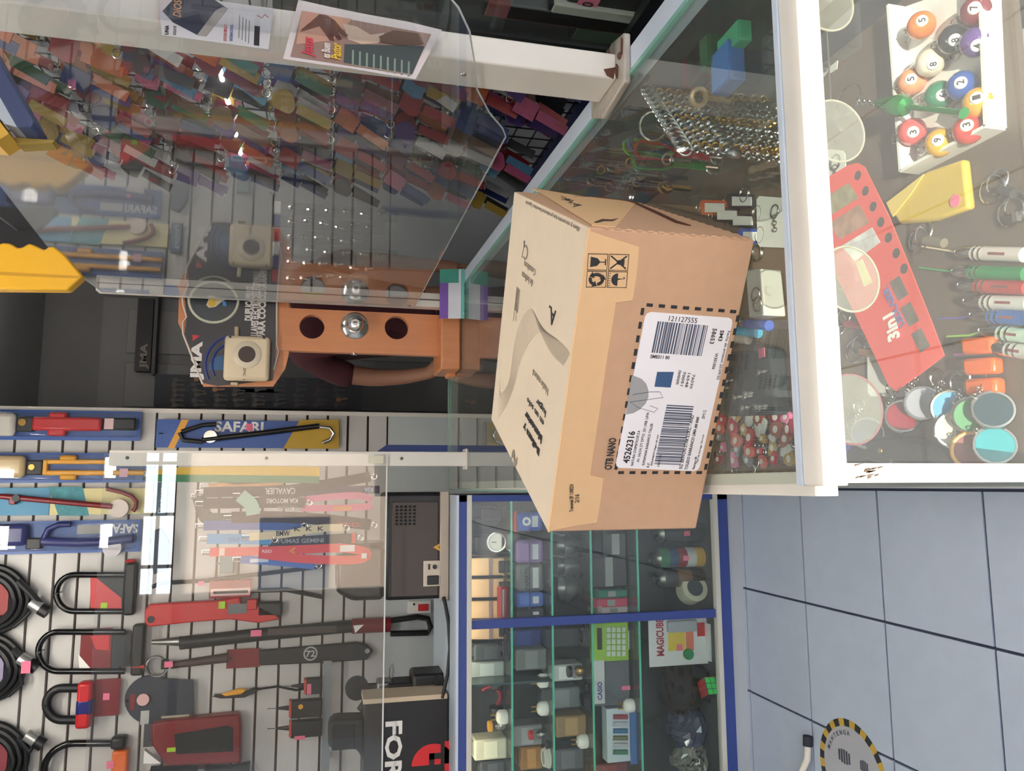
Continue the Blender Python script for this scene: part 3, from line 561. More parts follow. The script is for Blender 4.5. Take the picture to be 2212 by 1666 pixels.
pl = q.R('socket_plate', 914, 950, 1212, 1265, .006, .010, mat((200, 186, 168), .5), .002)
q.R('rocker_switch', 922, 946, 1243, 1262, .010, .016, BLK, .002); q.disc('fuse', 938, 1224, .010, .016, .007, BLK); q.tube('toggle', [(926, 1218, .011), (926, 1230, .011)], .003, BLK)
cp = [at_y(x, y, 2.50) for x, y in ((958, 1290), (966, 1320), (972, 1370), (972, 1430), (962, 1480), (955, 1508))]
solo('power_cord', B().tube([cp[0]]+[a.lerp(b, .5) for a, b in zip(cp, cp[1:])]+[cp[-1]], .006, 8), BLK, 'black power cord hanging in a curve beside the black machine', 'cord')
q = Px('bench_vise', 'black bench motor with a round disc and thin antenna wire', 'tool', 975, 1480, 2.74)
zb0 = .968-q.o.z
q.R('body', 884, 968, 1440, 1506, 0, .12, BLK, .01); q.R('lower_block', 832, 906, 1462, 1507, 0, .10, mat((38, 38, 40), .5), .008)
q.disc('disc', 770, 1480, .03, .05, .038, BLK, 24); q.tube('spindle', [(772, 1480, .04), (820, 1478, .04), (836, 1476, .04)], .014, BLK); q.tube('arm', [(836, 1480, .04), (800, 1500, .04), (780, 1530, .04)], .02, BLK)
q.tube('wire', [(838, 1476, .03), (840, 1440, .03), (846, 1430, .03), (848, 1446, .03), (842, 1470, .03)], .003, STEEL, 6); q.disc('knob', 938, 1452, .12, .135, .018, BLK); q.R('chuck', 812, 842, 1462, 1492, .01, .09, STEEL, .006)
q = Px('black_carton', 'black carton printed upside down with big white letters and a red logo', 'box', 990, 1600, 2.50)
xa, xb = at_y(900, 1800, 2.50).x-q.o.x, at_y(900, 1512, 2.50).x-q.o.x; zc0 = .9705-q.o.z; zc1 = at_y(786, 1600, 2.50).z-q.o.z
part('box', B().bb((xa, 0, zc0), (xb, .115, zc1)), mat((24, 23, 24), .5), q.T, bev=.003)
part('lid_edge', B().bb((xb-.002, -.003, zc0+.004), (xb+.012, .117, zc1+.004)), mat((196, 176, 150), .7), q.T)
q.text('FOR', 850, 1622, 118, 36, 'd', mat((226, 222, 214), .6), .0012, .035)
c = q.P(935, 1652); n = 24; part('logo', B().plate([V((c.x+.0+.062*math.cos(math.radians(a)), -.001, c.z+.066*math.sin(math.radians(a)))) for a in range(-90, 91, 12)], (0, -1, 0), .001), mat((206, 34, 40), .5), q.T)
part('logo_bar', B().bb((c.x-.05, -.002, c.z-.058), (c.x+.066, -.001, c.z-.036)), mat((206, 34, 40), .5), q.T)
part('logo_gap', B().bb((c.x-.05, -.0030, c.z-.036), (c.x+.066, -.0015, c.z-.024)).bb((c.x-.03, -.003, c.z-.004), (c.x+.034, -.0015, c.z+.012)).bb((c.x+.016, -.003, c.z-.024), (c.x+.034, -.0015, c.z+.012)), mat((24, 23, 24), .5), q.T)
q = Px('tool_roll', 'soft black tool pouch lying on top of the black carton', 'pouch', 775, 1580, 2.61)
q.poly('pouch', [(786, 1536), (720, 1538), (708, 1552), (708, 1596), (730, 1604), (768, 1600), (790, 1640), (788, 1600)], 0, .09, mat((34, 36, 40), .7), .012); q.R('flap', 716, 764, 1548, 1598, .09, .10, mat((26, 28, 32), .8), .006)
# ================================================================ the cardboard carton on the counter
BW, BD, BH = .357, .353, .191
bx = thing('shipping_carton', 'brown cardboard shipping carton with white address label on the glass counter', 'box', (-.055, .885, ZT+.0005), rz=math.radians(-26.8))
BM = M.Rotation(math.radians(-26.8), 4, 'Z'); BM.translation = bx.location; BI = BM.inverted()
_a, _b, _c = BM.to_3x3() @ V((1, 0, 0)), BM.to_3x3() @ V((0, 1, 0)), V((0, 0, 1))
def bF(x, y): p = BI @ on_plane(x, y, V(bx.location), _b); return V((p.x, 0, p.z))
def bT(x, y): p = BI @ on_plane(x, y, BM @ V((0, 0, BH)), _c); return V((p.x, p.y, BH))
def bR(x, y): p = BI @ on_plane(x, y, BM @ V((BW, 0, 0)), _a); return V((BW, p.y, p.z))
FN, TN, RN = V((0, -1, 0)), V((0, 0, 1)), V((1, 0, 0))
part('body', B().bb((0, 0, 0), (BW, BD, BH-.0015)), CARD, bx, bev=.0025)
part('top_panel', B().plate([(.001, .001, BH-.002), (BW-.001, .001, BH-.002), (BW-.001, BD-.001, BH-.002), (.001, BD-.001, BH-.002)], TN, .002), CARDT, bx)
fp = [bF(*p) for p in ((1282, 494), (1380, 533), (1375, 590), (1366, 649), (1330, 654), (1310, 780), (1297, 870), (1274, 1026), (1303, 1032), (1297, 1080), (1289, 1128), (1240, 1136))]
fp = [V((min(BW-.002, max(.002, p.x)), -.0002, min(BH-.001, p.z))) for p in fp]
fp = [V((BW-.004, -.0002, BH-.001))]+fp[1:]+[V((.002, -.0002, BH-.001))]
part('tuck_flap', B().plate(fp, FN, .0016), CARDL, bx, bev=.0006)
part('flap_fold', B().tube([(0.001, -.0005, BH-.001), (BW-.001, -.0005, BH-.001)], .0016, 6), CARDL, bx)
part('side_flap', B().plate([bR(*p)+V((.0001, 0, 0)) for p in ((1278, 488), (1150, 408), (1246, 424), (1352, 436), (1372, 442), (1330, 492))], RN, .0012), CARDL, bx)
hc = [bR(*p)+V((.001, 0, 0)) for p in ((1240, 426), (1296, 428), (1350, 436), (1372, 440), (1420, 462), (1462, 482), (1492, 489))]
part('handle_cut', B().tube(hc, [.0008, .0012, .0014, .0018, .0022, .0022, .0006], 6), mat((96, 58, 40), .9), bx)
part('handle_cut', B().tube([bR(*p)+V((.001, 0, 0)) for p in ((1286, 484), (1300, 480), (1320, 480), (1336, 474))], [.0018, .0026, .0022, .0004], 6), mat((70, 50, 38), .9), bx)
sb = B()
for k in range(7):
    pts = [bR(1215+6*k+RND.uniform(-9, 9), 430+3*k+RND.uniform(-5, 5))+V((.0016, 0, 0)) for _ in range(4)]; sb.tube(pts, .0005, 4)
part('pen_scribble', sb, INK, bx)
# crumpled tooth edge along the lower right and front right borders
te = B()
for k in range(14):
    t = (k+.5)/14; te.sph((BW-.0005, .001, .006+t*(BH-.02)), (.0016, .0016, .0042), 8, 6)
for k in range(16): te.sph((BW-.001, .006+(BD-.012)*(k+.5)/16, .0018), (.0018, .0075, .002), 8, 6)
part('crushed_edge', te, CARD, bx)
# dashed frame and label
dp = [bF(*p) for p in ((1390, 658), (1596, 674), (1522, 1021), (1329, 1021))]
db = B()
for i in range(4):
    a, b = dp[i], dp[(i+1) % 4]; n = (8, 13, 8, 13)[i]
    for k in range(n):
        c = a.lerp(b, (k+.25)/n); e = a.lerp(b, (k+.75)/n); db.bar(c+FN*.0003, e+FN*.0003, .0036, .0006, FN)
part('dashed_frame', db, INK, bx)
lq = [bF(*p) for p in ((1395, 673), (1584, 687), (1509, 1018), (1328, 1010))]   # top right, bottom right, bottom left, top left of the label
TR_, BR_, BL_, TL_ = lq
rc = []
for i, p in enumerate((TR_, BR_, BL_, TL_)):
    a = (TR_, BR_, BL_, TL_)[i-1]; b = (TR_, BR_, BL_, TL_)[(i+1) % 4]
    rc += [p+(a-p).normalized()*.006, p+(a-p).normalized()*.0018+(b-p).normalized()*.0018, p+(b-p).normalized()*.006]
lb = part('address_label', B().plate([p+FN*.0002 for p in rc], FN, .0005), mat((238, 230, 228), .5, name='label_paper'), bx)
LU = ((TR_-TL_)+(BR_-BL_)).normalized(); LV = ((TL_-BL_)+(TR_-BR_)).normalized()
def lt(body, x, y, wpx, hpx, rot=0, bold=.01, m=None):
    u, v = {0: (LU, LV), 90: (LV, -LU), -90: (-LV, LU), 180: (-LU, -LV)}[rot]; k = .00053
    letter(body, bF(x, y)+FN*.0008, u, v, wpx*k, hpx*k, m or INK, lb, bold, name='print', lift=.0001)
def bars(cx, cy, along, across, length, width, n, seed, m):
    r = random.Random(seed); b = B(); c = bF(cx, cy)+FN*.0008; t = -length/2
    while t < length/2-.001:
        w = r.choice((.0006, .0009, .0014, .002)); b.plate([c+along*t-across*(width/2), c+along*(t+w)-across*(width/2), c+along*(t+w)+across*(width/2), c+along*t+across*(width/2)], FN, .0001); t += w+r.choice((.0005, .0008, .0013))
    part('barcode', b, m, lb)
BC = mat((74, 82, 98), .7)
bars(1467, 732, LV, LU, .062, .036, 30, 3, BC); bars(1455, 940, LU, LV, .075, .034, 40, 4, BC)
gd = [bF(*p) for p in ((1364, 812), (1370, 812), (1385, 818), (1395, 828), (1400, 842), (1400, 858), (1394, 872), (1382, 884), (1368, 892), (1352, 895))]
part('grey_seal', B().plate([p+FN*.0008 for p in gd], FN, .0001), mat((160, 156, 152), .7), lb)
part('blue_square', B().plate([bF(*p)+FN*.0008 for p in ((1419, 803), (1455, 803), (1448, 837), (1413, 835))], FN, .0001), mat((58, 86, 124), .6), lb)
sg = [bF(*p)+FN*.0012 for p in ((1366, 852), (1404, 846), (1425, 846), (1432, 858), (1360, 868), (1378, 880), (1412, 890), (1420, 882), (1404, 876))]
part('signature', B().tube(sg, .0003, 4), BC, lb)
lt('121127555', 1475, 690, 64, 11, -90, -.005); lt('58653', 1540, 726, 34, 10, 180); lt('SM3', 1557, 725, 24, 9, 180); lt('SM8311 80', 1425, 771, 44, 8, -90); lt('Fecha de emision 20/09/22', 1562, 768, 110, 6, 180, -.005); lt('W301006', 1544, 780, 36, 7, 180, 0)
for i, s in enumerate(('59695F4595', '70051', '16548', '76030')): lt(s, 1465+10*i, 815+3*i, 32, 6, 180, 0)
lt('45262316', 1358, 966, 76, 16, 0, .02); lt('NATURA COSMETICOS S.A', 1372, 968, 84, 6, 0, 0); lt('AV. SALVA 277 DPTO. 201 URB. LIMA', 1388, 945, 118, 6, 0, 0); lt('SUMAMANA BARRANCO TALLER', 1398, 960, 100, 6, 0, 0); lt('R.F.', 1400, 1004, 12, 6, 0, 0); lt('SEGUIMIENTO Region del cono', 1414, 972, 74, 5, 0, 0); lt('152101721', 1424, 994, 30, 5, 0, 0)
lt('SG. ERWON STAR E.I.R.L. - AND', 1482, 955, 130, 8, 0, .005); lt('TOLEDO BARRANCO LIMA ## ###', 1494, 958, 128, 8, 0, .005); lt('SM12', 1520, 895, 20, 7, 0, 0); lt('Numero 08', 1500, 1000, 30, 6, 0, 0); lt('Tipo de entrega: Normal', 1512, 970, 70, 5, 0, -.005)
letter('OTB NANO', bF(1318, 980)+FN*.0004, V((1, 0, 0)), V((0, 0, 1)), .040, .0095, INK, bx, .02, name='print')
letter('Transmisi SP 1100224', bF(1233, 1074)+FN*.002, V((1, 0, .12)), V((-.12, 0, 1)), .036, .0048, INK, bx, 0, name='print'); letter('2/16', bF(1245, 1075)+FN*.002, V((1, 0, .12)), V((-.12, 0, 1)), .011, .0055, INK, bx, 0, name='print')
# handling symbols in four squares
sq = [bF(1272, 543), bF(1363, 545), bF(1353, 622), bF(1267, 618)]
su = ((sq[0]-sq[3]).normalized()); sv = ((sq[0]-sq[1])).normalized(); W_ = (sq[0]-sq[3]).length; H_ = (sq[0]-sq[1]).length
o0 = sq[2]+FN*.0019
def S(u, v): return o0+su*(u*W_)+sv*(v*H_)
sy = B()
for i in (0, 1):
    for j in (0, 1):
        x0, x1, y0, y1 = .02+.5*i, .48+.5*i, .02+.5*j, .48+.5*j
        sy.tube([S(x0, y0), S(x1, y0), S(x1, y1), S(x0, y1)], .0006, 4, closed=True)
part('symbol_frame', sy, mat((84, 68, 52), .8), bx)
g = B()
g.plate([S(.60, .92), S(.90, .92), S(.86, .76), S(.78, .70), S(.72, .70), S(.64, .76)], FN, .0001).plate([S(.735, .70), S(.765, .70), S(.765, .58), S(.735, .58)], FN, .0001).plate([S(.66, .58), S(.84, .58), S(.84, .55), S(.66, .55)], FN, .0001)      # glass

part('symbol_glass', g, INK, bx)
def shift(i, j): return lambda u, v: S(u*.46+.02+.5*i, v*.46+.02+.5*j)
s_ = shift(0, 0); u2 = B().plate([s_(.5+.4*math.cos(math.radians(a)), .48+.34*math.sin(math.radians(a))) for a in range(0, 181, 15)], FN, .0001).plate([s_(.47, .5), s_(.53, .5), s_(.53, .12), s_(.66, .12), s_(.66, .2), s_(.62, .2), s_(.62, .16), s_(.57, .16), s_(.57, .5)], FN, .0001)
for k in range(6): u2.bar(s_(.1+.15*k, .98), s_(.14+.15*k, .86), .0006, .0003, FN)
part('symbol_umbrella', u2, INK, bx)
s_ = shift(0, 1); u3 = B()
for k in range(3):
    a = 90+120*k
    pts = [s_(.5+.32*math.cos(math.radians(a+t)), .5+.32*math.sin(math.radians(a+t))) for t in range(-20, 61, 10)]; u3.tube(pts, .0019, 5)
    p, n_ = pts[-1], (pts[-1]-pts[-2]).normalized(); cr = n_.cross(FN); u3.plate([p+cr*.0038, p-cr*.0038, p+n_*.005], FN, .0001)
part('symbol_recycle', u3, INK, bx)
s_ = shift(1, 0); u4 = B().bar(s_(.1, .1), s_(.9, .92), .0016, .0003, FN).bar(s_(.1, .92), s_(.9, .1), .0016, .0003, FN).plate([s_(.3, .2), s_(.7, .2), s_(.62, .6), s_(.38, .6)], FN, .0001)
part('symbol_no_step', u4, INK, bx)
# print on the lid: fine wave of lines and lettering read from the side
GI = mat((140, 126, 110), .8)
wv = B(); NW = 15
c0 = [bT(*p) for p in ((1075, 905), (1092, 880), (1110, 836), (1124, 780), (1142, 742), (1166, 716), (1190, 724), (1214, 742), (1232, 764))]
c1 = [bT(*p) for p in ((1080, 820), (1082, 850), (1100, 824), (1112, 740), (1128, 690), (1150, 668), (1164, 708), (1190, 760), (1218, 790))]
def spl(ps, n=26):
    o = []
    for i in range(n+1):
        t = i/n*(len(ps)-1); k = min(int(t), len(ps)-2); f = t-k; p0, p1, p2, p3 = ps[max(k-1, 0)], ps[k], ps[k+1], ps[min(k+2, len(ps)-1)]
        o.append(.5*((2*p1)+(-p0+p2)*f+(2*p0-5*p1+4*p2-p3)*f*f+(-p0+3*p1-3*p2+p3)*f**3))
    return o
A_, B_ = spl(c0), spl(c1)
for k in range(NW):
    f = k/(NW-1); pts = [p.lerp(q, f)+TN*.0003 for p, q in zip(A_, B_)]
    pts = [V((min(BW-.004, max(.004, p.x)), min(BD-.004, max(.004, p.y)), p.z)) for p in pts]
    wv.ribbon(pts, [TN.cross((pts[min(i+1, len(pts)-1)]-pts[max(i-1, 0)]).normalized())*.00032 for i in range(len(pts))], .0001, TN)
part('wave_print', wv, GI, bx)
U_, V__ = V((0, 1, 0)), V((-1, 0, 0))
def tt(body, x, y, w, h, bold=.02, m=INK): letter(body, bT(x, y), U_, V__, w, h, m, bx, bold, name='print')
[letter(s_, bT(x_, y_)+U_*(w_/2), U_, V__, w_, h_, INK, bx, b_, name='print') for s_, x_, y_, w_, h_, b_ in (('Belleza y', 1166, 976, .086, .0125, .03), ('bienestar', 1171, 951, .088, .011, .03), ('en un solo', 1175, 917, .085, .0085, 0), ('lugar', 1180, 893, .046, .011, 0))]; tt('Hazlo natural', 1168, 825, .075, .009, 0, GI)
tt('Consultora', 1145, 580, .062, .009, 0, GI); tt('de belleza', 1140, 603, .062, .009, 0, GI); tt('Abre y encuentra tus productos favoritos / gracias', 1188, 462, .25, .0065, 0, GI); tt('ritual', 1117, 660, .02, .05, 0, GI); tt('A.', 1193, 683, .03, .02, 0)
part('print_block', B().bar(bT(1133, 520), bT(1132, 535), .006, .0003), INK, bx)
tt('C/', 1135, 545, .03, .02, -.01, GI); tt('~', 1112, 990, .03, .02, 0, GI)

# ================================================================ wooden lock board with sign
SY = 2.66
ws = Px('lock_display_board', 'varnished wooden lock board with three holes, a chrome knob and a black key sign', 'display board', 960, 720, SY)
def cell(b, x0, x1, z0, z1, cx, cz, r, y0, y1, n=32):
    co = []; sq_ = []
    for k in range(n):
        a = 2*math.pi*(k+.5)/n; c, s = math.cos(a), math.sin(a); co.append((cx+r*c, cz+r*s))
        t = min(((x1 if c > 0 else x0)-cx)/c if abs(c) > 1e-9 else 9, ((z1 if s > 0 else z0)-cz)/s if abs(s) > 1e-9 else 9); sq_.append((cx+t*c, cz+t*s))
    # snap nearest to corners
    for X in (x0, x1):
        for Z in (z0, z1):
            i = min(range(n), key=lambda i: (sq_[i][0]-X)**2+(sq_[i][1]-Z)**2); sq_[i] = (X, Z)
    vs = [V((x, y0, z)) for x, z in co]+[V((x, y0, z)) for x, z in sq_]+[V((x, y1, z)) for x, z in co]+[V((x, y1, z)) for x, z in sq_]; fs = []
    for k in range(n):
        j = (k+1) % n; fs += [(k, j, n+j, n+k), (2*n+k, 3*n+k, 3*n+j, 2*n+j), (k, 2*n+k, 2*n+j, j), (n+k, n+j, 3*n+j, 3*n+k)]
    b.add(vs, fs)
hs = [ws.P(674, 706), ws.P(766, 704), ws.P(857, 708)]; xl = ws.P(780, 763).x; xb_ = ws.P(960, 804).x; xr = min(hs[1].x+(hs[1].x-xl), .600-ws.o.x)
zT, zB = ws.P(590, 720).z, ws.P(948, 720).z; zm = [(hs[0].z+hs[1].z)/2, (hs[1].z+hs[2].z)/2]; hr = 25*ws.k
b = B(); cell(b, xl, xr, zm[0], zT, hs[0].x, hs[0].z, hr, 0, .032); cell(b, xl, xr, zm[1], zm[0], hs[1].x, hs[1].z, hr*.7, 0, .032); cell(b, xl, xr, zB, zm[1], hs[2].x, hs[2].z, hr, 0, .032)
part('board', b, WOOD, ws.T)
ws.poly('sign_backing', [(386, 640), (384, 696), (397, 724), (438, 834), (590, 834), (616, 796), (624, 764), (624, 640)], -.025, .02, WOOD)
part('base', B().bb((xb_, -.07, ZT-ws.o.z), (xr, .12, zB+.002)), WOOD, ws.T, bev=.006)
part('base_foot', B().bb((xb_-.012, .02, ZT-ws.o.z), (xb_+.02, .09, ZT+.03-ws.o.z)), WOOD, ws.T, bev=.004)
kb = part('knob', B().lathe(V((hs[1].x, 0, hs[1].z)), (0, -1, 0), [(0, .046), (.004, .047), (.010, .040), (.014, .022), (.028, .018), (.034, .026), (.046, .029), (.056, .024), (.060, .014)], 28), CHROME, ws.T)
part('keyhole', B().box((hs[1].x, -.061, hs[1].z), (.004, .003, .014)), BLK, kb); part('key_barrel', B().cyl((hs[1].x, -.058, hs[1].z), (hs[1].x, -.0615, hs[1].z), .011), STEEL, kb)
part('latch', B().cyl((xl-.004, .016, hs[1].z), (xl+.02, .016, hs[1].z), .011), CHROME, ws.T)
sgn = ws.poly('sign', [(399, 640), (404, 688), (399, 722), (440, 828), (470, 834), (588, 822), (594, 780), (598, 640)], -.002, .006, mat((30, 32, 38), .35))
part('white_outline', B().tube([ws.P(x, y, .006) for x, y in ((394, 640), (396, 660), (404, 686), (396, 696), (396, 722), (438, 830))], .0028, 6), mat((214, 206, 196), .5), ws.T); part('white_outline', B().tube([ws.P(x, y, .006) for x, y in ((598, 640), (598, 745), (602, 760), (592, 800))], .0028, 6), mat((214, 206, 196), .5), ws.T)
LT = mat((216, 210, 206), .5)
ws.text('JMA', 428, 780, 78, 26, 'n', LT, .0048, .05); ws.poly('logo_corner', [(416, 724), (432, 726), (417, 738)], .0046, .001, RED)
ws.text('DUPLICADO', 538, 660, 64, 15, 'n', LT, .0048, .05); ws.text('LLAVES ELECTRONICAS', 552, 672, 104, 15, 'n', LT, .0048, .05); ws.text('PARA COCHE', 566, 684, 92, 15, 'n', LT, .0048, .05)
c = ws.P(462, 648, .0045); part('round_emblem', B().ring(c, (0, 1, 0), .077, .0045, 36, 6), mat((206, 206, 186), .5), ws.T); part('emblem_disc', B().cyl(c+V((0, .001, 0)), c+V((0, -.001, 0)), .074, n=36), mat((26, 40, 46), .3), ws.T)
ws.poly('key_picture', [(446, 660), (452, 646), (468, 644), (490, 640), (492, 646), (478, 654), (466, 664), (452, 666)], .0056, .001, mat((206, 190, 160), .5)); ws.poly('key_picture', [(450, 658), (454, 648), (466, 648), (466, 660), (456, 664)], .0068, .001, mat((206, 170, 50), .5)); ws.poly('key_picture', [(480, 652), (488, 652), (490, 662), (482, 662)], .0056, .001, mat((60, 120, 190), .5))
ra = B()
for r, yy in ((62, 0), (46, 0)): ra.tube([ws.P(500+r*math.cos(math.radians(a))*.9, 790+r*math.sin(math.radians(a)), .0048) for a in range(150, 275, 8)], .004, 5)
part('signal_arcs', ra, mat((48, 62, 130), .5), ws.T)
ws.poly('blue_print', [(452, 786), (470, 770), (486, 768), (486, 800), (452, 800)], .0046, .0008, mat((46, 88, 130), .5))
rt = Px('wifi_router', 'cream plastic box with a round dark hole fixed on the black sign', 'device', 537, 778, SY-.012)
rt.R('body', 486, 584, 726, 828, 0, .034, mat((218, 200, 168), .4), .012); c = rt.P(536, 770); part('bezel', B().lathe(V((c.x, -.033, c.z)), (0, -1, 0), [(0, .046), (.004, .044), (.008, .034), (.009, .028)], 28), mat((210, 198, 172), .3), rt.T); part('hole', B().cyl((c.x, -.04, c.z), (c.x, -.0425, c.z), .027, n=28), mat((74, 58, 54), .6), rt.T)
rt.tube('antenna', [(512, 708, .01), (512, 728, .01)], .007, mat((200, 184, 150), .4)); rt.disc('screw', 500, 732, .034, .036, .004, BLK); rt.disc('screw', 572, 734, .034, .036, .004, BLK); rt.text('SMC  v', 530, 812, 28, 6, 'd', INK, .0345, 0); rt.R('foot', 500, 516, 828, 834, .005, .03, mat((206, 186, 150), .4), .003)
# small colour card standing against the base
q = Px('business_card', 'small purple, white and green card leaning on the wooden base', 'card', 1018, 640, 2.52)
cz0 = ZT-q.o.z
ca = q.P(1012, 690); cb = q.P(1012, 584); wdt = cb.x-ca.x
part('card', B().box((ca.x+wdt/2, 0, cz0+.042), (wdt, .002, .084), M.Rotation(-.25, 3, 'X')), mat((206, 206, 212), .5), q.T)
for nm, f0, f1, z0, z1, col in (('print', 0, .72, .055, .084, (112, 72, 160)), ('print', .72, 1, .02, .084, (50, 140, 120)), ('print', 0, 1, 0, .012, (92, 170, 160))):
    part(nm, B().plate([M.Rotation(-.25, 3, 'X') @ V((x, -.0012, z-.042)) + V((0, 0, cz0+.042)) for x, z in ((ca.x+wdt*f0, z0), (ca.x+wdt*f1, z0), (ca.x+wdt*f1, z1), (ca.x+wdt*f0, z1))], (0, -1, .25), .0006), mat(col, .5), q.T)
# ================================================================ paper posters on the near post
q = Px('book_poster', 'pale paper poster with a dark blue book taped to the white post', 'poster', 470, 50, 1.066)
q.poly('paper', [(340, -14), (591, 20), (580, 107), (350, 76)], 0, .0006, mat((196, 194, 196), .8))
q.poly('book_cover', [(351, 25), (380, -6), (460, -2), (492, 20), (446, 79), (426, 76), (374, 49)], .0008, .0004, mat((44, 48, 66), .7)); q.poly('book_pages', [(492, 20), (446, 79), (426, 77), (466, 24), (482, 16)], .0012, .0004, mat((150, 144, 138), .7))
q.text('DIOS', 384, 20, 42, 17, 'n', mat((206, 150, 104), .7), .0014, .01, shear=.2); q.text('UNA', 361, 66, 22, 8, 'n', INK, .0008, .02); q.text('SOLA FE', 378, 67, 22, 6, 'n', INK, .0008, 0)
q.text('ESTUDIO BIBLICO', 487, 72, 40, 7, 'n', mat((190, 90, 100), .7), .0008, 0); q.text('INTERNACIONAL', 500, 72, 40, 7, 'n', mat((90, 110, 160), .7), .0008, 0)
for i in range(4): q.R('print', 516+7*i, 518+7*i, 30+4*i, 86+4*i, .0007, .0009, mat((120, 118, 122), .8))
q.R('stamp', 549, 561, 54, 102, .0007, .0009, INK); q.tube('scribble', [(556, 34, .001), (566, 40, .001), (572, 32, .001), (580, 38, .001)], .0006, mat((180, 90, 100), .8), 4)
q = Px('art_poster', 'colour poster of a reaching brown hand with red script lettering', 'poster', 780, 90, 1.060)
def curved(x, y): return q.P(x, y, .004)
rows = []
gx = [(645, 3, 612, 130), (720, 20, 690, 142), (800, 36, 765, 152), (880, 50, 832, 164), (954, 68, 897, 174)]
vs = []; fs = []; n = 6
for (xa, ya, xb, yb) in gx:
    for k in range(n): t = k/(n-1); vs.append(curved(xa+(xb-xa)*t, ya+(yb-ya)*t))
for i in range(len(gx)-1):
    for k in range(n-1): fs.append((i*n+k, i*n+k+1, (i+1)*n+k+1, (i+1)*n+k))
m_ = len(vs); vs2 = vs+[v+V((0, .0006, 0)) for v in vs]; fs2 = fs+[tuple(m_+i for i in f[::-1]) for f in fs]
part('paper', B().add(vs2, fs2), mat((214, 204, 202), .8), q.T)
def pic(name, pts, col, d): 
    return part(name, B().plate([curved(x, y)+V((0, -.0006-d, 0)) for x, y in pts], (0, -1, 0), .0003), mat(col, .7), q.T)
pic('picture', [(652, 28), (930, 78), (888, 166), (628, 126)], (150, 120, 108), 0.0004)
pic('picture_sky', [(652, 28), (760, 46), (720, 92), (640, 100)], (196, 150, 130), .0008)
pic('hand_picture', [(672, 52), (690, 36), (706, 38), (724, 50), (740, 70), (752, 82), (744, 84), (730, 74), (738, 90), (730, 92), (720, 80), (722, 94), (712, 92), (702, 78), (690, 62), (676, 66), (650, 74), (652, 68)], (96, 56, 46), .0012)
pic('cloud_picture', [(740, 56), (770, 62), (800, 80), (830, 76), (816, 98), (780, 100), (752, 90)], (206, 180, 160), .0010)
pic('rock_picture', [(818, 84), (850, 70), (905, 78), (915, 100), (860, 104), (822, 96)], (104, 76, 60), .0014)
pic('field_picture', [(744, 100), (916, 104), (890, 164), (742, 140)], (66, 74, 74), .0008)
for i in range(9): q.R('print', 760+15*i, 764+15*i, 112+3*i, 146+3*i, .0055, .0062, mat((130, 150, 134), .7))
q.text('Jesus', 668, 108, 44, 30, 'n', mat((206, 60, 80), .6), .0075, .03, shear=.3); q.text('es Buen', 704, 116, 34, 18, 'n', mat((224, 214, 206), .6), .0085, .02, shear=.2); q.text('Pastor', 726, 118, 38, 22, 'n', mat((220, 180, 50), .6), .0085, .03, shear=.3)

# ================================================================ wire rack of rubber keychains on the right wall
RX = 1.318
rk = thing('wire_rack', 'black wire grid rack on the right wall with rows of hooks', 'rack', (RX, 2.5, 1.4))
g = B()
for k in range(17): y = -.62+.075*k; g.cyl((0, y, -.86), (0, y, 1.25), .003, n=6)
part('upright_wires', g, BLK, rk, kind='stuff')
g = B()
for k in range(29): z = -.85+.075*k; g.cyl((.004, -.63, z), (.004, .59, z), .003, n=6)
part('cross_wires', g, BLK, rk, kind='stuff')
pal = {'red': (170, 30, 38), 'yellow': (190, 156, 50), 'green': (44, 104, 56), 'blue': (36, 62, 130), 'black': (30, 30, 34), 'orange': (216, 110, 50), 'pink': (214, 100, 140), 'white': (206, 204, 200), 'brown': (130, 84, 56), 'purple': (96, 70, 140), 'sky blue': (90, 150, 190), 'maroon': (120, 30, 50)}
RINGM = B().ring((0, 0, .012), (0, 1, 0), .008, .0012, 12, 5).mesh('key_ring'); RINGM.materials.append(CHROME)
bs = B().box((0, 0, -.095), (.020, .004, .075)); STRAPB = bs
SHP = []
SHP.append(B().plate([(.022*math.cos(a)*(1+.15*math.cos(3*a)), .0035, -.026+.026*math.sin(a)*(1+.1*math.sin(2*a))) for a in [2*math.pi*k/16 for k in range(16)]], (0, -1, 0), .007))
SHP.append(B().plate([(-.02, .0035, -.05), (.02, .0035, -.05), (.024, .0035, -.03), (.016, .0035, -.004), (-.016, .0035, -.004), (-.024, .0035, -.03)], (0, -1, 0), .007))
SHP.append(B().plate([(-.018, .0035, -.054), (.018, .0035, -.054), (.018, .0035, -.004), (-.018, .0035, -.004)], (0, -1, 0), .007))
MC = {}
def kmesh(kind, col):
    k = (kind, col)
    if k not in MC:
        me = (STRAPB if kind == 'strap' else SHP[kind]).mesh('strap' if kind == 'strap' else 'charm', False); me.materials.append(mat(tuple(v*.72 for v in pal[col]), .45, var=.35 if kind != 'strap' else .08, sc=90 if kind != 'strap' else 30)); MC[k] = me
    return MC[k]
names = list(pal)
zrow = [2.32, 2.12, 1.93, 1.74, 1.55, 1.36, 1.17, .99, .83]
wts = {'red': 7, 'maroon': 3, 'orange': 3, 'pink': 3, 'blue': 4, 'black': 4, 'yellow': 2, 'green': 2, 'brown': 3, 'white': 2, 'purple': 2, 'sky blue': 2}
bag = [n_ for n_ in names for _ in range(wts[n_])]
HKM = B().tube([(0, 0, 0), (-.13, 0, .006), (-.135, 0, .014)], .0022, 6).mesh('hook'); HKM.materials.append(STEEL)
first = set()
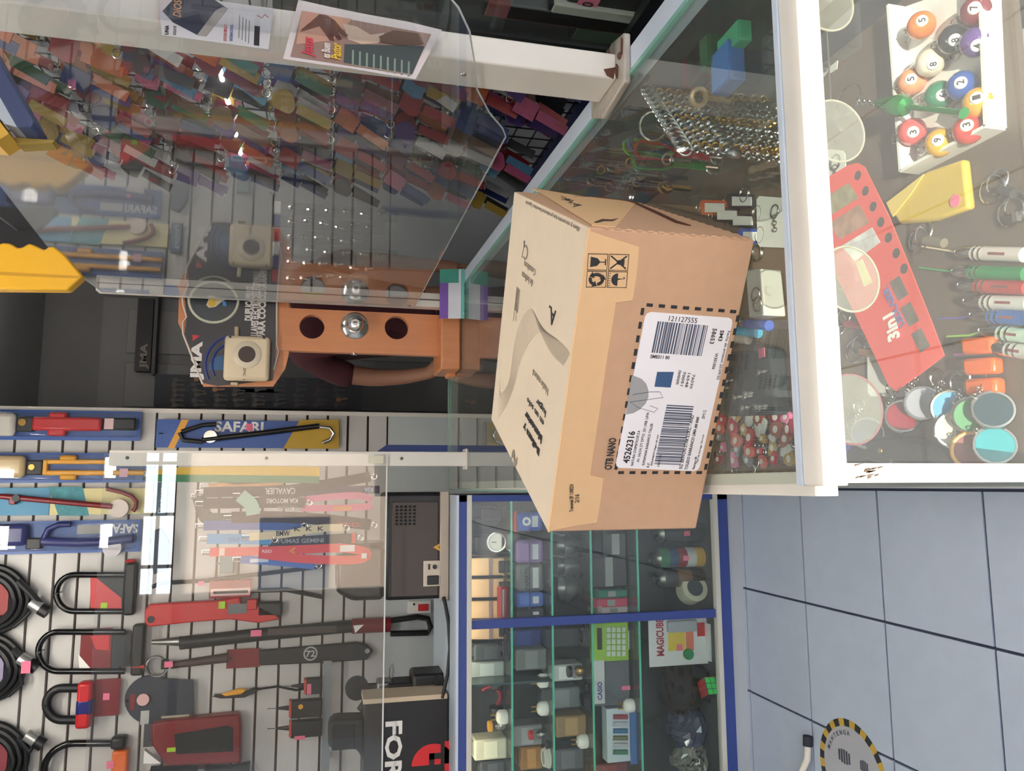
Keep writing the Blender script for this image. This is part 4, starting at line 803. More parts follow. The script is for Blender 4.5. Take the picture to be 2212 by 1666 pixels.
for i, z in enumerate(zrow):
    for j in range(8):
        y = 2.02+.135*j+RND.uniform(-.015, .015)
        if z < .9 and j in (3, 6): continue
        h = link('hook', HKM, rk); h.location = (-.002, y-2.5, z-1.4)
        for t in range(3 if (i+j) % 3 else 4):
            c = RND.choice(bag); c2 = RND.choice(bag)
            if i in (0, 1) and j < 4: c = RND.choice(['red', 'yellow', 'green', 'blue', 'orange'])
            si = RND.randrange(3); c2 = c2 if RND.random() < .5 else c
            k = thing('strap_keychain', '%s rubber strap keychain with a %s %s charm on the wire rack' % (c, c2, ('lobed', 'six sided', 'square')[si]), 'keychain', (RX-.062-.030*t, y+RND.uniform(-.012, .012), z+.0), 'rubber strap keychains on the wire rack')
            k.scale = (1.5, 1.3, 1.42); k.rotation_euler = (RND.uniform(-.1, .1), RND.uniform(.28, .50), math.radians(RND.uniform(-42, -12)))
            s_ = link('strap', kmesh('strap', c), k); s_.rotation_euler = (0, 0, 0)
            link('charm', kmesh(si, c2), k); link('key_ring', RINGM, k)
tb_ = thing('led_tube', 'bright white LED tube fixed across the wire rack behind keychains', 'lamp', (1.20, 2.5, at_x(492, 220, 1.20).z))
part('tube', B().cyl((0, -.42, 0), (0, .46, 0), .007), mat((255, 250, 245), .5, emit=5.0, name='led'), tb_); part('holder', B().box((0, -.43, 0), (.02, .02, .02)), WHT, tb_); part('holder', B().box((0, .47, 0), (.02, .02, .02)), WHT, tb_)
cbn = thing('low_cabinet', 'dark blue edged low cabinet under the wire rack', 'cabinet', (0, 0, 0))
part('body', B().bb((1.02, 1.95, 0), (1.355, 3.3, .50)), mat((24, 26, 32), .5), cbn); part('top_edge', B().bb((1.0, 1.94, .50), (1.358, 3.32, .535)), mat((30, 38, 84), .4), cbn, bev=.003)
dk = mat((30, 33, 34), .4)
sc_ = thing('side_case', 'dark glass fronted side case behind the white post', 'case', (0, 0, 0))
part('back', B().bb((1.33, .95, 0), (1.358, 1.60, 1.5)), dk, sc_); part('floor_board', B().bb((1.02, .95, 0), (1.33, 1.60, .70)), dk, sc_); part('front_pane', B().bb((1.015, .95, .72), (1.019, 1.60, 1.38)), G_CASE, sc_)
part('frame_post', B().bb((1.01, 1.585, .0), (1.36, 1.60, 1.5)), dk, sc_); part('top', B().bb((1.01, .95, 1.38), (1.36, 1.60, 1.42)), dk, sc_); part('front_rail', B().bb((1.005, .95, .68), (1.03, 1.60, .73)), mat((20, 22, 26), .4), sc_)
for i, (x, y, col, lab) in enumerate(((1050, 6, (120, 50, 50), 'small red boxed trinket in the dark side case'), (1095, 12, (90, 90, 92), 'small grey boxed trinket in the dark side case'), (1190, 10, (190, 186, 176), 'small white clasp in the dark side case'), (1240, 60, (50, 70, 56), 'dull green pouch at the foot of the dark side case'))):
    p = at_x(x, y, 1.04); t_ = thing('trinket', lab, 'trinket', (p.x, p.y, .70)); h_ = max(.03, p.z-.70)
    part('box', B().box((0, 0, h_/2), (.03, .05, h_)), mat(col, .4), t_, bev=.004); part('lid', B().box((0, 0, h_+.003), (.026, .044, .008)), BLK, t_)
p = at_x(1258, 32, 1.03); t_ = thing('priced_pouch', 'black pouch with a pink tag numbered 10 in the side case', 'pouch', (1.05, p.y-.03, .70)); hh = p.z-.70
part('pouch', B().box((.0, 0, hh/2+.02), (.03, .10, hh+.06)), BLK, t_, bev=.01); part('price_tag', B().box((-.017, 0, hh), (.002, .05, .045)), PINK, t_); letter('10', V((-.0185, 0, hh)), (0, -1, 0), (0, 0, 1), .028, .026, INK, t_, .02)
p = at_x(1372, 22, 1.04); t_ = thing('glue_tube', 'white tube with a yellow cap leaning in the side case', 'tube', (1.06, p.y, .70)); part('tube', B().tube([(0, 0, .005), (0, -.02, max(.05, p.z-.70+.02))], [.014, .017], 12), mat((214, 210, 200), .4), t_); part('cap', B().tube([(0, -.02, max(.05, p.z-.70+.02)), (0, -.035, max(.05, p.z-.70)+.06)], [.014, .012], 12), YEL, t_)

# ================================================================ signs hung from the ceiling
ky = Px('giant_key_sign', 'giant yellow plastic key hung blade down from the ceiling', 'sign', 60, 590, 1.95)
kp = [(-70, 632), (-70, 548), (-20, 546), (0, 541), (18, 534), (34, 535), (50, 545), (60, 543), (74, 535), (90, 541), (106, 549), (116, 542), (126, 541), (150, 560), (188, 605), (156, 634)]
ky.poly('blade', kp, 0, .035, mat((228, 172, 36), .35, name='sign_yellow'), .004)
ky.poly('groove', [(-70, 592), (-70, 600), (176, 610), (182, 605)], .0352, .001, mat((196, 144, 28), .4)); c = ky.P(-190, 590); part('bow', B().cyl((c.x, -.035, c.z), (c.x, 0, c.z), .16, n=36), mat((228, 172, 36), .35), ky.T); part('bow_hole', B().cyl((c.x, -.036, c.z+.08), (c.x, .001, c.z+.08), .03, n=20), BLK, ky.T)
part('cord', B().cyl((c.x, -.017, c.z+.15), (c.x, -.017, 3.1-ky.o.z), .003, n=6), BLK, ky.T)
q = Px('hanging_board', 'dark grey board hung from the ceiling behind the yellow key', 'sign', 0, 520, 2.05)
q.poly('board', [(-150, 190), (0, 402), (120, 556), (104, 560), (30, 552), (-150, 556)], 0, .015, mat((60, 62, 66), .6)); c = q.P(-150, 400); part('cord', B().cyl((c.x, -.007, c.z-.02), (c.x, -.007, 3.1-q.o.z), .003, n=6), BLK, q.T)
q = Px('hanging_carton', 'blue edged grey and yellow carton sign hung near the white post', 'sign', 40, 240, 1.02)
q.poly('edge', [(-60, 20), (0, 118), (104, 300), (98, 314), (70, 314), (0, 192), (-60, 96)], 0, .05, mat((60, 70, 104), .5), .002); q.poly('face', [(-60, 96), (0, 190), (74, 314), (44, 306), (0, 256), (-60, 170)], .012, .036, mat((176, 184, 190), .6)); q.poly('yellow_flap', [(-60, 170), (0, 256), (52, 326), (26, 343), (-60, 330)], .008, .04, mat((214, 166, 60), .5))
q.R('print', 0, 6, 300, 322, .0482, .0486, INK); q.poly('lower_flap', [(44, 312), (130, 318), (124, 324), (52, 328)], .0, .02, mat((150, 124, 50), .6)); c = q.P(-50, 60); part('cord', B().cyl((c.x, -.02, c.z), (c.x, -.02, 3.1-q.o.z), .002, n=6), BLK, q.T)

# ================================================================ unseen ceiling lamps added to brighten the wall and carton lid
for i, (x, y) in enumerate(((-.3, 1.05), (-.5, 3.1))):
    t_ = thing('added_ceiling_lamp', ['added twin tube ceiling lamp over the glass counter', 'added twin tube ceiling lamp before the slatted wall'][i], 'lamp', (x, y, 3.1))
    part('housing', B().bb((-.62, -.09, -.05), (.62, .09, 0)), WHT, t_, bev=.005)
    for s_ in (-1, 1): part('tube', B().cyl((-.6, .05*s_, -.066), (.6, .05*s_, -.066), .014), mat((255, 250, 240), .5, emit=FILL_LAMP*(2.0, .8)[i], name='fill_tube_light'), t_)

# ================================================================ passage: key blank board and shopkeeper
kbp = Px('key_blank_board', 'dark board of key blanks hanging in the passage', 'board', 560, 856, 4.35)
kbp.R('board', 340, 790, 812, 884, -.02, 0, mat((30, 34, 44), .6)); c = kbp.P(560, 856); part('bracket', B().bb((c.x+.02, .0, c.z-.1), (c.x+.04, .96, c.z+.1)), BLK, kbp.T)
KB = B().plate([(-.010, 0, 0), (-.012, 0, -.018), (-.004, 0, -.026), (-.004, 0, -.062), (.004, 0, -.062), (.004, 0, -.026), (.012, 0, -.018), (.010, 0, 0)], (0, -1, 0), .003)
kms = []
for m_ in (mat((66, 62, 60), .35, .6), mat((120, 92, 72), .3, .8), mat((44, 46, 52), .4)):
    me = KB.mesh('key_blank', False); me.materials.append(m_); kms.append(me)
kl = ['dull grey key blank on the dark passage board', 'coppery key blank on the dark passage board', 'black headed key blank on the dark passage board']
for i in range(9):
    for j in range(6):
        k = RND.choice((0, 0, 1, 2, 2)); p = at_y(372+44*i+RND.uniform(-4, 4), 820+11*j, 4.345); o = link('key_blank', kms[k]); o.location = (p.x, 4.349, p.z); o.rotation_euler = (0, RND.uniform(-.2, .2), 0); tag(o, kl[k], 'key', 'key blanks in the passage')
q = Px('black_carton_small', 'long black carton lettered in grey leaning in the passage', 'box', 315, 745, 5.2)
q.R('box', 298, 332, 640, 812, -.02, .05, mat((20, 22, 28), .5)); q.text('JMA', 316, 772, 60, 20, 'n', mat((120, 112, 104), .6), .0508, .04); part('ledge', B().bb((q.P(332, 812).x, -.06, q.P(334, 745).z-.02), (q.P(332, 640).x, .02, q.P(334, 745).z)), mat((70, 70, 72), .6), q.T)
def skin(name, nodes, edges, root, m, parent, sub=2, loc=(0, 0, 0)):
    """nodes: {key: (xyz, rx, ry)}"""
    ks = list(nodes); me = bpy.data.meshes.new(name); me.from_pydata([nodes[k][0] for k in ks], [(ks.index(a), ks.index(b)) for a, b in edges], [])
    o = link(name, me, parent); md = o.modifiers.new('skin', 'SKIN'); md.use_smooth_shade = True
    sv = me.skin_vertices[0].data if me.skin_vertices else None
    if sv is None:
        bpy.context.view_layer.objects.active = o; sv = me.skin_vertices[0].data
    for i, k in enumerate(ks): sv[i].radius = nodes[k][1:]; sv[i].use_root = (k == root)
    s_ = o.modifiers.new('sub', 'SUBSURF'); s_.levels = sub; s_.render_levels = sub
    me.materials.append(m); return o
PX0, PY0 = .695, 3.22
pe = thing('person', 'person in a maroon shirt standing behind the wooden lock board', 'person', (PX0, PY0, 0))
SKN = mat((150, 106, 82), .55, var=.05, sc=20, name='skin')
sx = -.205   # shoulder on the viewer's left
N = {'pel': ((0, 0, .95), .14, .10), 'waist': ((0, 0, 1.10), .125, .095), 'chest': ((0, 0, 1.30), .15, .105), 'neckb': ((0, 0, 1.47), .06, .06), 'neck': ((0, -.01, 1.54), .05, .052), 'jaw': ((0, -.03, 1.60), .058, .07), 'head': ((0, -.015, 1.68), .076, .092), 'crown': ((0, -.005, 1.75), .06, .075),
     'shl': ((sx+.03, 0, 1.44), .055, .055), 'ual': ((sx-.03, .0, 1.30), .046, .046), 'ell': ((sx-.045, -.01, 1.17), .040, .040), 'fal': ((sx-.045, -.06, 1.06), .034, .034), 'wrl': ((sx-.035, -.12, .965), .023, .028), 'pal': ((sx-.02, -.17, .935), .020, .036),
     'shr': ((.175, 0, 1.44), .055, .055), 'uar': ((.24, .0, 1.30), .046, .046), 'elr': ((.255, .01, 1.15), .040, .040), 'far': ((.25, .0, 1.02), .034, .034), 'wrr': ((.245, -.01, .90), .024, .028), 'par': ((.24, -.02, .84), .020, .036),
     'hpl': ((-.09, 0, .88), .085, .085), 'knl': ((-.10, -.01, .50), .055, .055), 'anl': ((-.10, .02, .09), .038, .04), 'ftl': ((-.105, -.13, .035), .04, .03),
     'hpr': ((.09, 0, .88), .085, .085), 'knr': ((.10, -.01, .50), .055, .055), 'anr': ((.10, .02, .09), .038, .04), 'ftr': ((.105, -.13, .035), .04, .03)}
ED = [('pel', 'waist'), ('waist', 'chest'), ('chest', 'neckb'), ('neckb', 'neck'), ('neck', 'jaw'), ('jaw', 'head'), ('head', 'crown'), ('chest', 'shl'), ('shl', 'ual'), ('ual', 'ell'), ('ell', 'fal'), ('fal', 'wrl'), ('wrl', 'pal'), ('chest', 'shr'), ('shr', 'uar'), ('uar', 'elr'), ('elr', 'far'), ('far', 'wrr'), ('wrr', 'par'), ('pel', 'hpl'), ('hpl', 'knl'), ('knl', 'anl'), ('anl', 'ftl'), ('pel', 'hpr'), ('hpr', 'knr'), ('knr', 'anr'), ('anr', 'ftr')]
for s_, px_, pm in (('l', sx-.02, 'pal'), ('r', .24, 'par')):
    b0 = V(N[pm][0]); sg = 1 if s_ == 'l' else -1
    for i in range(4):
        off = (-.027+.018*i)*sg; L_ = (.062, .072, .068, .054)[i]; d = V((off*.25, -1, -.25)).normalized() if s_ == 'l' else V((0, -.2, -1)).normalized()
        k1 = b0+V((off, -.03, 0)) if s_ == 'l' else b0+V((0, off, -.035)); k2 = k1+d*L_*.55; k3 = k2+(d+V((0, .15, -.6))).normalized()*L_*.5
        N['f%s%d' % (s_, i)] = (tuple(k1), .0095, .0095); N['g%s%d' % (s_, i)] = (tuple(k2), .0088, .0088); N['h%s%d' % (s_, i)] = (tuple(k3), .0075, .0075)
        ED += [(pm, 'f%s%d' % (s_, i)), ('f%s%d' % (s_, i), 'g%s%d' % (s_, i)), ('g%s%d' % (s_, i), 'h%s%d' % (s_, i))]
    t1 = b0+V((.034*sg, .0, -.004)) if s_ == 'l' else b0+V((-.01, -.03, -.01)); t2 = t1+V((.016*sg, -.03, -.01)); t3 = t2+V((.002*sg, -.026, -.008))
    for j, (t, r) in enumerate(((t1, .011), (t2, .010), (t3, .008))): N['t%s%d' % (s_, j)] = (tuple(t), r, r)
    ED += [(pm, 't%s0' % s_), ('t%s0' % s_, 't%s1' % s_), ('t%s1' % s_, 't%s2' % s_)]
skin('body', N, ED, 'pel', SKN, pe, 2)
MAR = mat((70, 28, 36), .85, var=.08, sc=40, name='maroon_cloth')
S_ = {k: N[k] for k in ('waist', 'chest', 'shl', 'shr')}
S_ = {'hem': ((0, 0, .92), .172, .128), 'waist': ((0, 0, 1.10), .155, .122), 'chest': ((0, 0, 1.32), .172, .128), 'coll': ((0, .0, 1.475), .085, .08), 'shl': ((sx+.03, 0, 1.45), .075, .075), 'sl1': ((sx-.025, 0, 1.33), .066, .064), 'sl2': ((sx-.045, -.004, 1.24), .058, .058), 'shr': ((.175, 0, 1.45), .075, .075), 'sr1': ((.235, 0, 1.33), .066, .064), 'sr2': ((.255, -.004, 1.24), .058, .058)}
skin('shirt', S_, [('hem', 'waist'), ('waist', 'chest'), ('chest', 'coll'), ('chest', 'shl'), ('shl', 'sl1'), ('sl1', 'sl2'), ('chest', 'shr'), ('shr', 'sr1'), ('sr1', 'sr2')], 'waist', MAR, pe, 2)
T_ = {'w': ((0, 0, .97), .158, .116), 'p': ((0, 0, .90), .16, .12), 'hl': ((-.095, 0, .80), .095, .095), 'kl': ((-.10, -.01, .50), .072, .074), 'al': ((-.10, .02, .10), .058, .06), 'hr': ((.095, 0, .80), .095, .095), 'kr': ((.10, -.01, .50), .072, .074), 'ar': ((.10, .02, .10), .058, .06)}
skin('trousers', T_, [('w', 'p'), ('p', 'hl'), ('hl', 'kl'), ('kl', 'al'), ('p', 'hr'), ('hr', 'kr'), ('kr', 'ar')], 'p', mat((34, 38, 56), .85), pe, 2)
hb = B().sph((0, .008, 1.715), (.088, .104, .088), 18, 12); hb.v = [v if v.z > 1.66 or v.y > .02 else V((v.x*.9, v.y+.03, max(v.z, 1.69))) for v in hb.v]
part('hair', hb, mat((24, 20, 18), .8, bump=.6, sc=60), pe)
for sgn_ in (-1, 1):
    part('eye', B().sph((.031*sgn_, -.098, 1.672), (.012, .008, .008)), mat((226, 220, 214), .3), pe); part('ear', B().sph((.079*sgn_, .0, 1.66), (.012, .02, .03)), SKN, pe)
    part('shoe', B().sph((.105*sgn_, -.06, .04), (.048, .13, .045)), BLK, pe)
part('nose', B().tube([(0, -.10, 1.68), (0, -.118, 1.645), (0, -.108, 1.635)], [.009, .014, .012], 8), SKN, pe); part('mouth', B().sph((0, -.096, 1.605), (.022, .010, .007)), mat((120, 66, 58), .6), pe)
# ================================================================ goods inside the glass counter (on the inner shelf)
ZS = .640
def Sf(x, y, z=ZS): p = at_z(x, y, z); return V((min(p.x, .622), max(p.y, .652), p.z))
class Sp:
    """a thing lying on the inner shelf; x, y in picture pixels, h metres above the shelf"""
    def __init__(s, name, label, cat, x, y, group=None, z=ZS): s.z = z; s.T = thing(name, label, cat, Sf(x, y, z), group); s.o = V(s.T.location)
    def P(s, x, y, h=0): return Sf(x, y, s.z)-s.o+V((0, 0, h))
    def poly(s, name, pts, h, t, m, bev=0, par=None): return part(name, B().plate([s.P(x, y, h) for x, y in pts], (0, 0, 1), t), m, par or s.T, bev)
    def tube(s, name, pts, r, m, n=8, closed=False): return part(name, B().tube([s.P(*p) for p in pts], r, n, closed), m, s.T)
    def ring(s, name, x, y, h, R, r, m, tilt=(0, 0, 1)): return part(name, B().ring(s.P(x, y, h), tilt, R, r, 22, 6), m, s.T)
    def text(s, body, x, y, w, hh, u, m, h, bold=.02): u = V(u).normalized(); return letter(body, s.P(x, y, h), u, V((0, 0, 1)).cross(u), w, hh, m, s.T, bold)
def chain(b, p0, p1, r=.004, w=.0011):
    p0, p1 = V(p0), V(p1); d = p1-p0; n = max(2, int(d.length/(r*1.5)))
    for i in range(n+1):
        ax_ = d.normalized().orthogonal() if i % 2 else d.normalized().orthogonal().cross(d.normalized()); b.ring(p0+d*(i/n), ax_, r, w, 8, 4)
    return b
# red hang card
q = Sp('laser_card', 'long red hang card with punched holes lying in the glass counter', 'card', 1900, 600)
RC = mat((226, 84, 74), .5, name='red_card')
q.poly('card', [(1755, 427), (1762, 416), (1862, 359), (1882, 355), (1896, 364), (1950, 470), (2000, 590), (2045, 700), (2072, 770), (2015, 812), (1966, 846), (1950, 834), (1885, 700), (1800, 530)], .020, .0015, RC)
for i in range(7): part('punched_hole', B().cyl(q.P(1882+17*i, 382+33.5*i, .0214), q.P(1882+17*i, 382+33.5*i, .0219), .0065, n=16), mat((70, 56, 48), .8), q.T)
pk = [((1800, 436), (1862, 398), (1884, 430), (1816, 472)), ((1820, 485), (1886, 444), (1908, 484), (1842, 520)), ((1846, 534), (1914, 494), (1932, 526), (1876, 566))]
for pts, c in zip(pk, ((150, 140, 110), (170, 130, 110), (226, 222, 226))): q.poly('photo_print', pts, .0216, .0004, mat(c, .6, var=.6, sc=60))
for i in range(3): q.poly('photo_print', [(1952+24*i, 612+56*i), (1974+24*i, 598+56*i), (1994+24*i, 638+56*i), (1972+24*i, 652+56*i)], .0216, .0004, mat((110, 100, 92), .6, var=.6, sc=60))
ud = q.P(1890, 640)-q.P(1960, 800); q.text('3in1', 1957, 708, .036, .022, ud+V((.03, -.02, 0)), LEAF, .0217, .04); q.text('LEDLASER', 1962, 664, .062, .011, ud, mat((120, 110, 170), .6), .0217, .03); q.text('5 3 0 3', 1812, 505, .04, .008, ud*-1, LEAF, .0217, .0)
q.poly('price_sticker', [(1878, 570), (1892, 562), (1914, 612), (1896, 622)], .0216, .0004, mat((226, 214, 140), .7))
q.tube('rest', [(1800, 480, .010), (1990, 760, .010)], .010, mat((180, 176, 168), .5))
# laser pens in a row
pens = [(2086, 547, (216, 206, 200), 'white'), (2080, 588, (24, 130, 66), 'green'), (2093, 618, (176, 58, 50), 'red'), (2106, 652, (206, 204, 200), 'silver'), (2120, 682, (40, 96, 170), 'blue'), (2140, 716, (190, 214, 196), 'pale green'), (2156, 750, (200, 198, 194), 'ringed silver')]
for i, (x, y, c, nm) in enumerate(pens):
    q = Sp('laser_pen', '%s laser pen with a chrome tip in the counter row' % nm, 'pen', x, y, 'laser pens in the glass counter')
    a = q.P(x, y, .0085); d = (q.P(x+120, y+4, .0085)-a).normalized(); r = .0082; L_ = min(.105, (q.o.y+a.y-.645)/max(.1, -d.y))
    part('barrel', B().tube([a+d*.022, a+d*L_], r, 14), mat(c, .3, .2), q.T); part('tip', B().tube([a, a+d*.008, a+d*.022], [.0062, r, r*1.02], 14), CHROME, q.T)
    part('band', B().tube([a+d*.026, a+d*.029], r*1.06, 14).tube([a+d*.034, a+d*.036], r*1.06, 14), CHROME, q.T); part('loop', B().ring(a-d*.004, (0, 0, 1), .004, .001, 12, 5), CHROME, q.T)
    if i != 1: part('print', B().bar(a+d*(L_*.55)+V((0, 0, r)), a+d*(L_*.8)+V((0, 0, r)), .003, .0006), mat((120, 60, 60), .6), q.T)
    if i in (0, 1, 4, 5, 6): q.tube('cord', [(x-2, y, .008), (x-40, y-6+3*i, .004), (x-90, y-14+5*i, .003)], .0014, mat(((226, 206, 170), (60, 160, 90), (0, 0, 0), (0, 0, 0), (90, 80, 160), (150, 200, 70), (170, 80, 160))[i], .5), 5)
# tray of pool ball keychains
q = Sp('ball_tray', 'white plastic tray of pool ball keychains in the glass counter', 'tray', 2080, 180)
tp = [(1950, -60), (1984, 374), (2172, 278), (2166, -60)]
q.poly('tray_floor', tp, .0005, .003, WHT)
pw = B(); t0 = [q.P(x, y, .0) for x, y in tp]
for i in (0, 1, 2): pw.bar(t0[i]+V((0, 0, .014)), t0[i+1]+V((0, 0, .014)), .004, .028)
part('tray_wall', pw, WHT, q.T)
balls = [(2000, 288, 'pink', (220, 90, 90), '3'), (2062, 312, 'yellow', (226, 170, 40), '9'), (2124, 284, 'red', (206, 60, 50), '3'), (2146, 226, 'amber', (220, 160, 50), '1'), (2110, 190, 'blue', (40, 80, 160), '2'), (2060, 210, 'green', (36, 120, 84), '6'), (2040, 140, 'cream', (220, 206, 190), '8'), (2140, 96, 'purple', (90, 60, 130), '4'), (2090, 90, 'black', (30, 30, 34), '8'), (2020, 60, 'orange', (220, 120, 50), '5'), (2140, 30, 'maroon', (120, 30, 40), '7'), (2000, 180, 'peach', (230, 150, 110), '5')]
for x, y, nm, c, no in balls:
    q = Sp('ball_keychain', '%s pool ball keychain numbered %s in the white tray' % (nm, no), 'keychain', x, y, 'pool ball keychains')
    r = .017; cc = V((0, 0, .0035+r)); part('ball', B().sph(cc, r, 18, 12), mat(c, .12, coat=.4), q.T)
    vd = (CAMP-(q.o+cc)).normalized()+V((RND.uniform(-.4, .4), RND.uniform(-.4, .4), RND.uniform(-.2, .2))); vd.normalize()
    part('number_disc', B().cyl(cc+vd*(r*.90), cc+vd*(r*1.02), r*.42, r*.36, n=16), WHT, q.T); u_ = V((1, 0, 0))-vd*vd.x; letter(no, cc+vd*(r*1.02), u_, vd.cross(u_), .005, .008, INK, q.T, .02, lift=.0004)
    part('ring', chain(B(), cc+V((0, .015, .010)), cc+V((.01, .034, -.012)), .003, .0008).ring(cc+V((.014, .042, -.014)), (0, 0, 1), .009, .001, 16, 5), CHROME, q.T)
# green horn keychain
q = Sp('horn_keychain', 'shiny green horn keychain with a steel ring and chain', 'keychain', 1850, 218, z=.668)
q.ring('ring', 1850, 218, .012, .020, .0013, CHROME, (.1, -.2, 1)); part('chain', chain(B(), q.P(1872, 222, .012), q.P(1922, 226, .014)), CHROME, q.T)
a = q.P(1918, 226, .016); bpt = q.P(2108, 248, .016); d = bpt-a
part('horn', B().tube([a, a+d*.18, a+d*.30, a+d*.36, a+d*.38, a+d*.7, a+d*.96, bpt], [.005, .011, .0145, .011, .0035, .0035, .0045, .0065], 16), mat((30, 150, 70), .15, .6), q.T)
# badge keychains
dis = [(1978, 900, 'dark red', (140, 30, 44)), (2022, 872, 'clear grey', (150, 150, 160)), (2082, 882, 'sky blue', (50, 140, 190)), (2130, 898, 'green', (36, 130, 70)), (2176, 886, 'dark teal', (30, 60, 70)), (2130, 974, 'gold rimmed', (130, 50, 50)), (2180, 962, 'turquoise', (40, 150, 160)), (1800, 960, 'crimson', (170, 40, 50)), (1862, 985, 'bright blue', (40, 70, 150)), (2092, 930, 'cream', (206, 200, 180)), (1900, 936, 'navy', (40, 54, 100))]
for x, y, nm, c in dis:
    q = Sp('badge_keychain', '%s round badge keychain with chrome rim in the counter' % nm, 'keychain', x, y, 'round badge keychains in the counter')
    ctr = V((0, 0, .019)); n_ = V((RND.uniform(-.25, .25), -.8, .65)).normalized(); R = .020
    part('rim', B().ring(ctr, n_, R, .0022, 24, 6), CHROME if nm != 'gold rimmed' else YEL, q.T); part('disc', B().cyl(ctr-n_*.0015, ctr+n_*.001, R*.96, n=24), mat(c, .2, coat=.5), q.T)
    part('chain', chain(B(), ctr+V((.016, .012, .01)), ctr+V((.036, .02, -.012)), .0036, .001).ring(ctr+V((.04, .03, -.013)), (0, 0, 1), .011, .0012, 16, 5), CHROME, q.T)
# pouch, lighters, yellow bag, cards
q = Sp('zip_pouch', 'round black zip pouch at the corner of the glass counter', 'pouch', 1960, 985)
q.poly('pouch', [(p[0], p[1]) for p in arc(1960, 1004, 118, 62, 180, 360, 16)], .001, .022, mat((26, 25, 26), .6), .007); q.tube('strap', [(1800, 996, .012), (1850, 980, .016), (1900, 992, .02), (1960, 996, .024)], .003, STEEL); part('stud', B().sph(q.P(1935, 974, .024), (.004, .004, .002)), GOLD, q.T)
for i in range(3):
    x, y = 2120+4*i, 748+44*i; q = Sp('lighter', ['orange plastic lighter nearest the laser pens', 'orange plastic lighter in the middle of three', 'broad orange plastic lighter beside the badges'][i], 'lighter', x, y, 'orange lighters')
    q.poly('body', [(x-22, y-16), (x+48, y-20), (x+50, y+16), (x-18, y+20)], .001, .016, mat((216, 96, 28), .3), .004); q.poly('cap', [(x-40, y-12), (x-22, y-14), (x-18, y+16), (x-36, y+14)], .002, .013, mat((96, 84, 70), .35, .7), .002)
q = Sp('yellow_packet', 'folded yellow packet with a pink price tag in the counter', 'packet', 2010, 410)
q.poly('packet', [(1930, 440), (2020, 372), (2100, 345), (2112, 452), (2040, 478), (1960, 486)], .001, .012, mat((206, 176, 60), .5), .004); q.poly('fold', [(1936, 440), (2018, 378), (1990, 420), (1950, 470)], .0135, .002, mat((222, 196, 100), .5)); part('price_tag', B().cyl(q.P(2084, 436, .0132), q.P(2084, 436, .0142), .0075, n=16), PINK, q.T)
cards = [(1730, 110, 36, 70, 'pale display card with two hooks under the front rail'), (1776, 90, 34, 66, 'pale display card leaning with wire hooks'), (1755, 380, 34, 52, 'pale display card with a coiled wire keychain'), (1806, 372, 26, 50, 'narrow pale card with hanging wire keychains'), (1672, 480, 32, 56, 'rounded white card with a steel ring and bead charm'), (1920, 786, 40, 72, 'cream card with a faint picture below the red card'), (1792, 752, 26, 58, 'white card edged with pink tape in the counter'), (1690, 60, 28, 60, 'white card with dark rings deep in the counter')]
for x, y, w, h, lab in cards:
    q = Sp('display_card', lab, 'card', x, y); q.poly('card', [(x-w, y-h+8), (x-w+6, y-h), (x+w-6, y-h+4), (x+w, y-h+12), (x+w+4, y+h-6), (x+w-4, y+h), (x-w+8, y+h-2), (x-w+2, y+h-10)], .004, .0016, mat((206, 206, 202), .6)); q.tube('rest', [(x, y-h*.6, .002), (x, y+h*.6, .002)], .002, WHT)
    q.ring('wire_ring', x+w*.3, y-h*.4, .0075, .011, .0012, STEEL); part('charm', chain(B(), q.P(x+w*.3, y-h*.2, .008), q.P(x+w*.35, y+h*.3, .008), .0035, .001), STEEL, q.T)
    if 'pink' in lab: q.poly('tape', [(x-8, y-h), (x+10, y-h), (x+14, y+h), (x-4, y+h)], .006, .001, mat((214, 90, 110), .5))
# suction cups on the front pane
CUPM = glass('cup_plastic', (.90, .91, .88), 1.3, .12, (.74, .72, .62))
for i, (x, y, r) in enumerate(((1808, 282, .0325), (1838, 602, .033), (1842, 884, .034), (1786, 2, .032))):
    c = at_y(x, y, .6385); t_ = thing('suction_cup', ['clear suction cup on the front pane above the green horn', 'clear suction cup over the red hang card', 'clear suction cup with a dusky rim near the corner post', 'clear suction cup high on the front pane'][i], 'suction cup', (c.x, .6386, c.z), 'suction cups on the front pane')
    part('cup', B().lathe((0, 0, 0), (0, 1, 0), [(0, r), (.002, r*.96), (.006, r*.55), (.010, r*.28), (.014, r*.2), (.016, r*.26), (.018, r*.2)], 28), CUPM, t_); part('rim', B().ring((0, .001, 0), (0, 1, 0), r, .0012, 32, 6), mat((170, 166, 150) if i != 2 else (130, 70, 74), .4), t_)
c = at_y(1770, 160, .6405); solo('wire_line', B().cyl((at_y(1786, 60, .6405)), at_y(1796, 235, .6405), .0008, n=6), STEEL, 'thin wire running between two suction cups inside the pane', 'wire')

